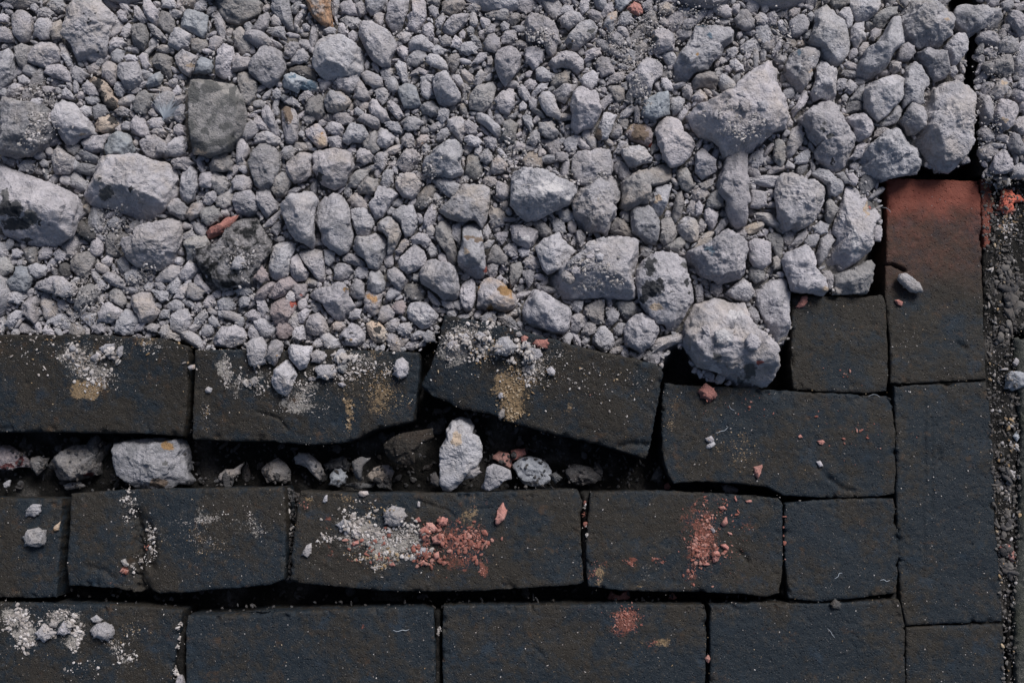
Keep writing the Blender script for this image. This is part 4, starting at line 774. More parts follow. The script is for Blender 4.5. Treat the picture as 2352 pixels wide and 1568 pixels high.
gP||658,727 678,714 688,737 678,760 663,750
gP||750,318 763,312 778,312 788,325 786,340 768,342 756,332
gP||1198,622 1216,617 1228,622 1224,650 1214,660 1201,637
gP||445,652 450,630 460,627 465,644 480,660 478,674 462,667
gP||970,62 986,50 996,60 996,90 983,92 970,75
gP||400,258 412,240 425,242 425,270 415,282 402,278
gP||1156,570 1166,560 1188,557 1188,587 1173,590 1160,582
gP||2246,302 2256,290 2272,295 2284,312 2274,325 2259,322
gP||1066,278 1078,275 1098,290 1093,308 1076,310 1068,302
gP||610,62 626,65 643,62 650,58 656,78 653,92 646,85 628,82 616,75
oP||465,454 480,440 495,437 500,457 482,472 470,470
nP||1631,650 1656,647 1661,667 1646,684 1631,672
gP||1100,362 1110,345 1120,338 1133,360 1130,372 1118,378 1106,370
pP||1846,557 1856,540 1876,537 1882,547 1872,567 1856,570
gP||1344,120 1361,110 1378,110 1381,125 1364,135 1346,142
nP||1394,192 1401,175 1421,165 1436,165 1434,182 1418,192
gP||618,712 606,687 588,687 593,712 603,732
pP||338,280 350,272 372,270 378,285 368,298 348,295
gP||42,380 55,368 75,368 78,388 62,395 42,392
pP||1866,522 1884,507 1904,517 1899,534 1884,540 1872,532
gP||1118,607 1133,602 1146,607 1140,632 1128,640 1118,630
gP||883,747 893,734 913,730 918,742 908,760 893,764
gP||210,752 225,734 242,744 242,760 225,770 212,762
nP||1819,557 1834,537 1854,524 1856,537 1846,554 1829,570
gP||1038,517 1056,512 1060,530 1056,557 1038,547
gP||1066,315 1080,310 1103,318 1106,328 1096,338 1078,335 1068,325
gP||182,727 200,717 218,720 220,734 208,750 190,737
bP||1003,258 1013,245 1033,255 1030,270 1016,285 1006,275
nP||760,-8 778,-8 780,20 770,40 763,38
gP||560,722 582,710 600,720 600,737 575,737
gP||1100,732 1118,717 1136,714 1140,734 1130,742 1110,740
pP||255,125 270,112 285,118 285,132 275,148 260,142
pP||813,624 823,612 840,614 848,624 843,637 828,642 816,634
gP||1331,10 1336,-8 1354,-8 1351,22 1336,35 1331,22
gP||2144,-8 2189,-8 2179,5 2169,20 2154,12
gP||348,667 358,664 388,670 385,687 370,694 362,687
gP||1188,198 1201,192 1218,218 1216,230 1204,232 1191,215
pP||65,242 75,228 92,225 98,232 88,255 75,260
nP||1341,567 1351,554 1366,552 1378,572 1368,582 1348,577
gP||588,262 600,272 613,288 616,300 600,298 580,288
pP||88,580 100,567 118,570 122,584 110,594 92,597
gP||400,680 415,654 432,652 430,672 420,687 402,684
gP||1216,310 1226,298 1238,300 1241,322 1226,335 1214,328
gP||335,55 350,55 368,70 380,85 370,92 352,80
gP||883,280 890,275 913,282 923,295 916,305 900,302 888,290
gP||260,200 270,188 285,190 290,202 280,222 268,220
gP||1110,318 1123,312 1140,320 1143,335 1133,345 1118,338
gP||305,12 318,15 335,38 335,48 325,52 310,40
nP||1404,300 1414,282 1426,285 1431,305 1418,318 1404,315
gP||1731,42 1746,28 1758,32 1766,45 1758,60 1741,55
gP||1376,235 1391,222 1406,212 1411,230 1396,242 1386,255 1381,245
pP||370,0 388,-8 402,2 405,15 392,20 375,18
nP||465,697 478,677 490,677 495,697 485,710 470,707
pP||2259,-8 2296,-8 2294,12 2279,18 2269,10
nP||1596,657 1611,650 1616,667 1616,687 1601,697 1598,674
gP||1939,198 1952,182 1972,198 1969,205 1952,218 1942,208
gP||1568,62 1571,45 1588,42 1604,50 1586,68 1576,72
gP||683,722 698,707 713,712 708,724 698,742 686,742
nP||1646,522 1656,504 1671,497 1678,507 1661,527 1644,542
gP||1954,225 1974,200 1986,192 1984,212 1982,230 1964,230
nP||1576,482 1586,460 1596,454 1598,482 1606,500 1588,494
gP||245,510 260,500 272,497 280,514 270,527 252,522
gP||873,162 886,155 900,158 903,168 890,188 878,182
pP||968,772 983,757 998,764 1000,784 978,787
nP||1889,622 1906,622 1914,632 1914,652 1906,662 1894,642
gP||1090,178 1103,158 1116,170 1113,182 1100,198 1090,195
gP||445,732 460,717 470,710 478,724 465,742 452,747
gP||1381,32 1391,10 1406,5 1411,22 1396,38 1386,42
pP||2296,8 2326,-5 2329,15 2316,28 2302,20
gP||538,667 555,657 570,657 578,672 565,680 545,677
oP||910,577 923,550 933,542 940,560 923,582 913,584
gP||82,28 100,15 115,22 122,32 110,40 88,38
gP||1588,222 1608,205 1621,218 1626,230 1611,235 1598,230
gP||910,82 928,70 946,80 940,95 930,100 916,90
gP||2044,142 2056,138 2069,145 2069,162 2054,170 2042,155
gP||1566,205 1576,192 1588,195 1591,210 1586,228 1571,222
gP||1311,697 1324,687 1341,694 1336,712 1326,720 1316,712
gP||398,292 410,282 425,292 425,308 410,315 400,305
oP||1676,140 1688,135 1706,150 1708,160 1691,165 1676,152
gP||1108,412 1120,404 1138,407 1143,420 1128,430 1110,422
gP||1003,310 1013,298 1028,292 1033,308 1020,322 1006,325
gP||448,10 465,-5 475,10 472,22 458,28 445,22
gP||1198,268 1208,260 1221,268 1224,290 1218,302 1206,285
pP||318,132 328,122 340,125 340,138 345,150 335,160 328,155 325,145
gP||1221,215 1241,190 1258,192 1256,205 1236,215 1226,225
gP||1762,30 1779,25 1784,40 1782,55 1769,60 1762,50
gP||813,12 830,2 840,15 840,30 826,38 818,22
gP||910,112 923,105 936,110 940,120 930,138 920,130 913,122
nP||1070,20 1086,8 1103,8 1106,22 1090,32 1076,28
pP||150,335 170,332 185,335 182,348 170,358 155,348
gP||1321,530 1334,527 1346,542 1338,567 1326,554
gP||798,717 813,707 830,712 826,730 806,734
pP||122,582 135,570 145,577 155,584 145,600 130,597
nP||1408,757 1421,740 1436,742 1431,767 1416,772
pP||1296,12 1314,15 1318,28 1304,35 1284,35 1286,22
pP||1518,180 1531,180 1544,192 1544,208 1528,208 1518,195
gP||620,530 633,510 646,504 646,530 636,542
gP||980,572 990,554 1006,572 1003,587 990,592
gP||1919,190 1929,180 1944,180 1944,200 1934,208 1922,208
pP||860,32 870,28 883,32 880,55 873,62 863,52 858,42
gP||345,302 358,290 375,295 382,305 372,315 355,312
gP||1056,160 1068,158 1086,175 1088,188 1076,190 1063,178
gP||1416,340 1424,322 1438,325 1446,335 1434,342 1424,355 1414,350
gP||1133,540 1153,532 1168,534 1163,550 1153,560 1143,552
nP||1684,542 1698,527 1711,522 1718,537 1708,552
nP||1471,562 1486,567 1501,577 1486,592 1471,587
gP||282,68 292,52 302,60 300,78 288,92 278,80
gP||608,512 626,497 643,482 643,494 628,517 613,522
pP||620,45 630,35 646,40 650,50 643,62 628,60
gP||1776,115 1789,90 1799,90 1796,108 1784,128 1772,132
gP||2336,190 2349,178 2359,180 2359,210 2344,208
pP||1276,352 1291,348 1306,355 1304,368 1291,372 1278,368
bP||1036,95 1046,80 1058,90 1063,102 1050,112 1038,108
pP||1972,112 1982,98 1994,98 1994,112 1986,128 1974,132
pP||1942,400 1959,397 1972,412 1966,427 1954,424
pP||1008,92 1023,80 1038,90 1033,105 1016,108
pP||182,252 195,242 210,248 212,262 200,270 188,262
pP||1086,142 1100,122 1116,122 1120,132 1108,142 1096,148
pP||1738,235 1756,228 1766,242 1758,258 1746,255
gP||1424,262 1438,248 1451,242 1456,255 1444,268 1431,272
pP||1999,72 2009,65 2024,70 2022,82 2006,95 1999,90
gP||330,752 350,742 368,747 358,764 340,762
pP||1774,592 1784,587 1796,602 1792,617 1776,620
gP||0,672 12,684 28,700 10,704 -5,697
gP||1604,424 1624,414 1641,410 1636,427 1618,437
pP||358,338 368,325 380,328 385,340 378,352 362,350
gP||966,175 978,170 993,172 996,190 983,188 966,192
gP||560,58 572,48 582,62 578,85 565,78
gP||686,225 698,210 710,208 720,220 708,230 693,232
gP||548,687 558,680 575,684 570,702 552,707
gP||1474,10 1486,0 1498,2 1498,22 1488,28 1476,20
gP||398,222 420,218 428,220 425,232 408,242 400,238
gP||262,255 280,245 298,252 292,265 278,268
nP||1934,165 1942,158 1966,165 1969,175 1952,180 1936,172
pP||1596,470 1606,460 1616,474 1611,492 1598,497
gP||142,212 150,200 162,210 172,225 158,228 145,225
gP||1204,190 1218,180 1234,190 1226,205 1211,205
nP||410,552 425,537 440,527 450,542 430,552
pP||1698,238 1708,225 1721,235 1718,258 1706,255
pP||-8,35 10,32 22,40 20,50 10,52 -8,50
gP||1000,48 1016,30 1023,45 1013,65 1003,65
gP||778,55 788,52 800,70 798,80 783,80 776,70
gP||1108,530 1120,512 1128,534 1120,552 1110,547
nP||1418,275 1431,268 1444,278 1441,292 1428,298
bP||1668,115 1684,108 1696,110 1694,122 1681,135 1671,125
pP||40,178 55,172 70,185 72,192 58,195 45,192
pP||195,225 210,222 228,225 230,235 212,242 200,235
pP||1188,574 1201,567 1218,574 1214,587 1198,592
pP||983,667 996,677 1010,694 1008,704 993,697 983,682
pP||1013,690 1038,692 1046,707 1030,712 1016,702
pP||478,732 488,722 500,734 505,747 495,752 480,742
pP||268,30 278,22 290,30 292,48 282,52 272,42
pP||983,18 993,12 1006,20 1008,35 1000,42 988,32
gP||653,235 670,220 690,240 686,245 668,242
pP||800,78 810,70 823,78 823,90 813,98 800,90
gP||220,644 238,642 248,657 240,667 225,662
gP||1786,50 1796,45 1806,65 1809,75 1799,80 1789,68
gP||98,760 105,744 125,762 125,770 100,770
bP||1456,248 1464,238 1471,260 1468,280 1458,280
pP||948,165 963,155 983,165 980,175 963,170 940,175
nP||1080,82 1090,80 1103,95 1108,110 1098,110 1083,95
gP||362,722 375,710 390,712 388,730 370,732
gP||2009,305 2016,292 2044,295 2026,310 2012,315
pP||1919,400 1936,394 1952,420 1939,422 1929,412
pP||158,378 172,365 182,375 182,390 165,392
pP||1214,235 1221,222 1236,232 1231,250 1218,252
gP||270,5 282,0 298,18 292,32 280,22
bP||1368,550 1386,544 1394,552 1386,567 1374,570
nP||2189,175 2209,170 2216,180 2206,195 2194,190
pP||1546,-8 1556,-8 1556,5 1531,8 1518,-2
gP||656,680 666,667 678,674 676,692 660,694
nP||968,338 978,328 988,338 988,350 978,360 970,350
pP||28,574 40,570 55,580 45,592 30,592
pP||1936,148 1946,140 1969,150 1966,160 1949,160
gP||352,650 372,647 382,660 375,670 358,662
pP||2062,-8 2084,-8 2086,12 2079,18 2069,8
pP||1006,587 1016,580 1026,587 1026,604 1016,607 1006,597
gP||1604,512 1611,500 1624,517 1616,530 1606,534
pP||1812,25 1824,18 1839,22 1834,35 1819,40 1812,32
gP||626,210 636,202 646,210 646,225 633,228 626,220
gP||2179,155 2192,150 2202,165 2189,178 2182,172
pP||1040,694 1056,687 1063,707 1056,714 1043,707
pP||898,467 916,454 926,464 920,477 903,474
pP||1116,70 1128,55 1138,58 1138,72 1126,80 1118,78
gP||308,750 328,737 335,740 328,757 312,762
pP||285,132 295,125 310,128 318,138 310,142 290,140
pP||0,10 15,2 32,8 30,18 12,20
pP||278,288 290,278 302,282 298,300 282,298
gP||658,442 678,430 693,432 683,442 666,452
bP||1148,58 1158,48 1170,58 1168,70 1153,72
pP||95,200 112,198 128,202 120,212 105,215
pP||1110,560 1123,550 1136,554 1126,570 1113,572
pP||743,70 758,62 773,68 770,78 753,80
gP||1436,218 1451,215 1456,232 1444,240 1436,230
pP||395,212 408,195 418,208 415,218 400,220
pP||1308,620 1321,610 1334,617 1331,630 1318,630
pP||813,252 820,245 836,258 838,265 826,268 816,262
pP||1140,345 1150,340 1166,360 1160,368 1148,358
pP||1514,48 1524,40 1536,50 1536,60 1524,62 1516,55
pP||168,190 175,182 182,198 180,212 170,215
pP||108,268 115,258 125,265 128,282 112,280
gP||1852,35 1864,25 1872,38 1864,52 1856,48
gP||600,228 610,212 623,202 623,215 616,225 603,232
bP||956,487 968,492 976,510 963,514 958,502
pP||1191,242 1201,232 1211,242 1208,252 1194,255
gP||853,145 858,142 870,152 873,165 866,168 856,158
pP||1802,280 1814,270 1822,282 1819,292 1806,292
nP||1070,68 1080,58 1090,68 1088,80 1076,80
pP||90,375 100,365 112,372 112,382 98,385
pP||656,78 666,75 686,80 690,85 683,88 666,88
pP||1802,385 1809,368 1826,380 1824,388
pP||70,10 82,8 90,18 82,28 70,22
gP||693,58 703,52 713,62 710,72 698,72
pP||1691,215 1706,208 1716,220 1714,228 1698,222
pP||1053,78 1063,68 1070,75 1068,88 1058,92
bP||1374,68 1384,65 1396,78 1388,85 1378,80
pP||1638,260 1646,250 1654,262 1648,275 1638,270
pP||1118,132 1128,128 1133,140 1130,150 1120,150
pP||796,345 806,338 818,342 818,352 806,355
pP||888,487 898,474 908,480 900,494 890,494
pP||1664,152 1674,150 1684,160 1676,168 1664,162
gP||150,190 160,185 168,198 165,210 155,200
pP||1932,222 1942,215 1949,225 1944,235 1934,232
pP||836,150 843,138 850,145 848,158 840,162
pP||1799,100 1809,98 1814,108 1806,118 1799,112
pP||1206,168 1216,162 1224,165 1218,178 1208,178
pP||1140,637 1150,630 1158,640 1148,647 1138,644
pP||1346,587 1356,582 1366,587 1361,597 1348,594
pP||1694,75 1704,72 1706,82 1698,92 1691,85
pP||1571,288 1581,282 1588,290 1584,300 1574,295
pP||1691,130 1701,125 1708,132 1704,140 1694,138"""

def inside(x, y, P):
    x = np.asarray(x, float); y = np.asarray(y, float); c = np.zeros(x.shape, bool); P = np.asarray(P, float)
    for i in range(len(P)):
        x1, y1 = P[i - 1]; x2, y2 = P[i]
        if y1 == y2: continue
        k = (y1 > y) != (y2 > y)
        c ^= k & (x < (x2 - x1) * (y - y1) / (y2 - y1) + x1)
    return c

HEAP = [(-900, -800), (3200, -800), (3200, 408), (2036, 408), (2036, 676), (1818, 676), (1818, 885), (1530, 882), (1521, 848), (1426, 822),
        (1258, 780), (1085, 738), (1019, 728), (1006, 770), (966, 808), (650, 804), (447, 803), (425, 793), (375, 777), (-260, 766), (-900, 766)]
DEEP = [[(1520, 850), (1545, 800), (1575, 800), (1592, 860), (1640, 888), (1738, 890), (1785, 830), (1798, 790), (1822, 775), (1822, 910), (1520, 905)],
        [(1985, 600), (2000, 560), (2030, 520), (2018, 410), (2042, 400), (2042, 690), (1975, 690), (1905, 676), (1960, 660)],
        [(2110, 380), (2160, 398), (2232, 372), (2254, 372), (2254, 416), (2030, 416), (2040, 395)],
        [(2176, 0), (2240, -200), (2246, 0), (2238, 200), (2252, 400), (2226, 380), (2238, 300), (2214, 200), (2226, 90), (2194, 70)],
        [(1310, 470), (1440, 470), (1470, 560), (1400, 570), (1300, 540)]]
STRIP = [(2252, 408), (2600, 408), (2600, 770), (2326, 770), (2340, 900), (2344, 1150), (2330, 1400), (2334, 1900), (2305, 1900), (2300, 1430), (2284, 1200), (2268, 880), (2262, 660)]

# joints packed with dirt: u0, v0, u1, v1, height
JOINTS = [(396, 1402, 432, 1660, -.007), (994, 1398, 1020, 1660, -.008), (1330, 1128, 1360, 1342, -.010), (1616, 1392, 1636, 1660, -.010), (1786, 1150, 1808, 1372, -.006),
          (1800, 1366, 2070, 1392, -.004), (2044, 880, 2066, 1440, -.006), (2034, 690, 2052, 890, -.006), (2040, 868, 2290, 892, -.004), (2076, 1424, 2312, 1446, -.008), (2246, 400, 2300, 1660, -.004)]
GAPS = [[(-300, 998), (420, 1008), (700, 1026), (830, 1016), (955, 980), (968, 895), (1130, 955), (1300, 1008), (1480, 1060), (1520, 1050), (1545, 1112), (1340, 1122), (660, 1114), (150, 1128), (-300, 1136)],
        [(140, 1352), (640, 1350), (1340, 1350), (1790, 1372), (1780, 1384), (1340, 1386), (1000, 1398), (420, 1406), (140, 1384)], [(655, 1120), (688, 1130), (664, 1340), (654, 1330)], [(425, 800), (448, 805), (440, 1005), (424, 1000)]]
def zbase(u, v):
    """height of the heap's general surface"""
    z = 0.004 + 0.020 * smooth(780, 120, v) + 0.004 * np.sin(u / 300.0 + 1)
    return z + 0.004 * smooth(2200, 2300, u) * smooth(500, 300, v)

# ------------------------------------------------------------------ height grid
CELL = 0.0016
GX0, GY0, GX1, GY1 = -1.15, -0.65, 1.15, 0.95
GW, GH = int((GX1 - GX0) / CELL), int((GY1 - GY0) / CELL)
H = np.full((GH, GW), -0.2, np.float32)
def cells(x, y):
    return np.clip(((y - GY0) / CELL).astype(int), 0, GH - 1), np.clip(((x - GX0) / CELL).astype(int), 0, GW - 1)
def splat(V, dil=0):
    i, j = cells(V[:, 0], V[:, 1])
    for a in range(-dil, dil + 1):
        for b in range(-dil, dil + 1):
            np.maximum.at(H, (np.clip(i + a, 0, GH - 1), np.clip(j + b, 0, GW - 1)), V[:, 2].astype(np.float32))
def hz(x, y):
    i, j = cells(np.asarray(x), np.asarray(y)); return H[i, j]

# ------------------------------------------------------------------ stone maker
# broken faces the photo shows clearly: word in the label -> (direction in degrees, slope, where it starts as a share of the radius)
FACES = {'biggest boulder at the left': [(-105, 58, .10), (60, 8, .2)], 'big angular boulder with a lit ridge': [(175, 60, .42), (-20, 16, .1), (-95, 40, .6)], 'tall flat sided pale': [(190, 55, .10), (15, 16, .2)], 'long humped grey': [(-100, 52, .22), (85, 14, .1)],
         'double domed': [(-95, 50, .15), (70, 15, .2)], 'pyramid shaped': [(-70, 32, .05), (200, 38, .1), (30, 45, .25)], 'bright ridge down its middle': [(175, 42, .05), (-5, 26, .08)], 'wide pale stone with a small orange': [(-115, 44, .05), (40, 12, .2)],
         'big square grey boulder': [(-92, 52, .50), (90, 10, .1)], 'peaked top': [(-140, 42, .15), (50, 20, .1)], 'great saddle': [(-92, 58, .42), (60, 8, .2)], 'wide dusty boulder': [(-85, 52, .40), (100, 8, .2)], 'large rugged wedge': [(165, 45, .45), (-30, 10, .1)],
         'big diamond shaped': [(-110, 30, .15), (60, 14, .1)], 'shield shaped': [(-100, 30, .2), (60, 22, .5)], 'three sided': [(-80, 38, .0), (100, 20, .1)], 'largest boulder of the upper right': [(-95, 48, .30), (80, 14, .1)], 'big smooth upright': [(-100, 40, .45), (70, 12, .1)],
         'wedge shaped pale stone': [(-95, 55, .25), (80, 14, .1)], 'leaning boulder with a patch': [(-110, 45, .3), (40, 16, .1)], 'right one of the big': [(170, 35, .2), (20, 16, .1)], 'left one of the big': [(-120, 35, .4), (40, 14, .1)], 'large spreading': [(-90, 50, .5), (80, 7, .1)],
         'three cornered': [(-90, 35, .1), (70, 20, .1)], 'oblong boulder': [(-140, 45, .4), (45, 10, .1)], 'heart shaped': [(-60, 40, .25), (100, 10, .1)], 'pentagon': [(-90, 34, .2), (70, 12, .1)], 'tall two tone': [(180, 38, .25), (20, 20, .1)], 'broad sharp grey': [(-125, 40, .25), (40, 16, .1)], 'huge low boulder': [(-88, 48, .40), (90, 5, .1)],
         'broad sloping': [(-60, 25, .1)], 'long leaning stone like': [(-50, 42, .15), (130, 30, .2)], 'pitted block of pale': [(-140, 55, .55), (60, 10, .1)], 'rough grey boulder with a bright': [(-120, 45, .1), (40, 25, .1)], 'lumpy round boulder': [(-90, 25, .2)]}
def rock(level, rad, hu, hd, kind, seed, chips=8, faces=None):
    """rock about its outline's centre: rad(theta) is the outline in metres, hu / hd the heights above and below it"""
    r_ = np.random.default_rng(seed)
    D, T = ico(level)
    az = np.arctan2(D[:, 1], D[:, 0]); el = np.arcsin(np.clip(D[:, 2], -1, 1))
    ce = np.cos(el); se = np.sin(el)
    r = rad(az); R = float(r.mean())
    up = se > 0
    if kind == 'pebble':
        p = 2.7
        a = ce / r; b = np.where(up, se / hu, -se / hd)
        Pt = D * ((np.abs(a) ** p + np.abs(b) ** p) ** (-1 / p))[:, None]
        for _ in range(5):
            n = r_.normal(size=3); n[2] = abs(n[2]); n /= np.linalg.norm(n)
            s = Pt @ n; d = s.max() * (1 - r_.uniform(.03, .12)); Pt *= np.where(s > d, (d / np.maximum(s, 1e-9)) * .8 + .2, 1)[:, None]
        amp = .40
    else:
        pw = 40.0; slab = kind == 'slab'
        inv = np.zeros(len(D))
        psi = r_.uniform(.05, .30) + 0.14 * np.sin(az * 2 + r_.uniform(0, 6))
        inv += (np.maximum(ce * np.cos(psi) + np.abs(se) * np.sin(psi), 1e-6) / (r * np.cos(psi))) ** pw
        # one broad broken face, a few steeper ones round it
        t0 = r_.uniform(.06, .42) if not slab else .03; a0 = r_.uniform(0, 6.28)
        n = np.array([math.sin(t0) * math.cos(a0), math.sin(t0) * math.sin(a0), math.cos(t0)])
        inv += np.maximum(D @ n / (hu * (.92 if not slab else 1)), 0) ** pw
        inv += np.maximum(-se / hd, 0) ** pw
        nf = int(r_.integers(3, 6)) if not slab else 3
        for (dg, sl, q) in faces or ():
            a = math.radians(dg); tt = math.radians(sl); ra = float(rad(np.array([math.atan2(math.sin(a), math.cos(a))]))[0])
            n = np.array([math.sin(tt) * math.cos(a), math.sin(tt) * math.sin(a), math.cos(tt)])
            inv += np.maximum(D @ n / (math.sin(tt) * q * ra + math.cos(tt) * hu * .96), 0) ** pw
        if faces: nf = 2
        a1 = a0 + math.pi
        for q in range(nf):
            a = a1 + (q - (nf - 1) / 2) * 5.4 / nf + r_.uniform(-.5, .5)
            ra = float(rad(np.array([math.atan2(math.sin(a), math.cos(a))]))[0])
            qx = ra * (r_.uniform(-.1, .6) if not slab else r_.uniform(.8, .93)); qz = hu * r_.uniform(.75, 1.0)
            tt = math.atan2(qz, ra - qx) * r_.uniform(.62, 1.0)
            n = np.array([math.sin(tt) * math.cos(a), math.sin(tt) * math.sin(a), math.cos(tt)])
            inv += np.maximum(D @ n / (math.sin(tt) * qx + math.cos(tt) * qz), 0) ** pw
        Pt = D * (inv ** (-1 / pw))[:, None]
        for _ in range(chips):
            n = r_.normal(size=3); n[2] = abs(n[2]) * .8 + .15; n /= np.linalg.norm(n)
            s = Pt @ n; d = s.max() * (1 - r_.uniform(.04, .20)); Pt *= np.where(s > d, (d / np.maximum(s, 1e-9)), 1)[:, None]
        amp = 1.0 if not slab else .45
    o = r_.uniform(-50, 50, 3)
    d = 0.045 * R * fbm(Pt / (0.75 * R) + o, seed % 97, 2, .5) * amp
    if level >= 3:
        # broken ledges: a stepped field gives flat treads with sharp risers
        q = fbm(Pt / (0.62 * R) + o * 1.7, seed % 89, 3, .5) * 2.6
        fl = np.floor(q); st = fl + smooth(.62, .98, q - fl)
        d = d + 0.050 * R * st * .5 * amp
        d = d - 0.035 * R * np.abs(fbm(Pt / (0.30 * R) + o, seed % 79, 3, .6)) * amp
    if level >= 4:
        gs = min(0.0055, .22 * R)
        q = fbm(Pt / gs + o, seed % 83, 3, .7)
        d = d + .15 * gs * q * (amp + .1)
        pit = np.maximum(noise(Pt / (gs * 1.3) + o * 2, 5) - .40, 0)
        d = d - pit * gs * 1.1 * amp
    Pt = Pt + D * d[:, None]
    # bring the seen outline back to the wanted one
    N = 120 if level > 3 else 36 if level == 3 else 18
    hr = np.hypot(Pt[:, 0], Pt[:, 1]); pa = np.arctan2(Pt[:, 1], Pt[:, 0])
    tab = np.zeros(N); np.maximum.at(tab, ((pa + math.pi) / (2 * math.pi) * N).astype(int) % N, hr)
    k = np.where(tab > 0)[0]; tab = np.interp(np.arange(N), np.concatenate([k - N, k, k + N]), np.tile(tab[k], 3))
    if level <= 4: tab = (np.roll(tab, 1) + 2 * tab + np.roll(tab, -1)) / 4
    f = (pa + math.pi) / (2 * math.pi) * N - .5; i = np.floor(f).astype(int); w = f - i
    cur = tab[i % N] * (1 - w) + tab[(i + 1) % N] * w
    Pt[:, :2] *= (1 + .95 * (np.clip(rad(pa) / np.maximum(cur, 1e-9), .7, 1.6 if level > 3 else 1.3) - 1))[:, None]
    return Pt, T, R

def outline_rad(X, Y, seed):
    """radius(theta) of a closed world outline about its centre"""
    n = len(X); a = 0; cx = cy = 0
    for i in range(n):
        w = X[i - 1] * Y[i] - X[i] * Y[i - 1]; a += w; cx += (X[i - 1] + X[i]) * w; cy += (Y[i - 1] + Y[i]) * w
    cx /= 3 * a; cy /= 3 * a
    # resample edges densely, take angle -> radius (max), then interpolate
    xs = []; ys = []
    for i in range(n):
        t = np.linspace(0, 1, 48, endpoint=False)
        xs.append(X[i - 1] + (X[i] - X[i - 1]) * t); ys.append(Y[i - 1] + (Y[i] - Y[i - 1]) * t)
    xs = np.concatenate(xs) - cx; ys = np.concatenate(ys) - cy
    th = np.arctan2(ys, xs); rr = np.hypot(xs, ys)
    N = 180; tab = np.zeros(N); b = ((th + math.pi) / (2 * math.pi) * N).astype(int) % N
    np.maximum.at(tab, b, rr)
    k = np.where(tab > 0)[0]; tab = np.interp(np.arange(N), np.concatenate([k - N, k, k + N]), np.tile(tab[k], 3))
    def rad(t):
        f = (t + math.pi) / (2 * math.pi) * N - .5; i = np.floor(f).astype(int); w = f - i
        return tab[i % N] * (1 - w) + tab[(i + 1) % N] * w
    return cx, cy, rad

def level_for(A):
    return 6 if A > 11000 else 5 if A > 1900 else 4 if A > 330 else 3

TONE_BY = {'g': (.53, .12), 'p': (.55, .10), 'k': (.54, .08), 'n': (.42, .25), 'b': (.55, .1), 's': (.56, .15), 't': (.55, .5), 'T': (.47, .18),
           'o': (.55, .55), 'r': (.5, .3), 'R': (.6, .2), 'w': (.5, .5), 'm': (.56, .2), 'e': (.4, .5), 'd': (.4, .2)}
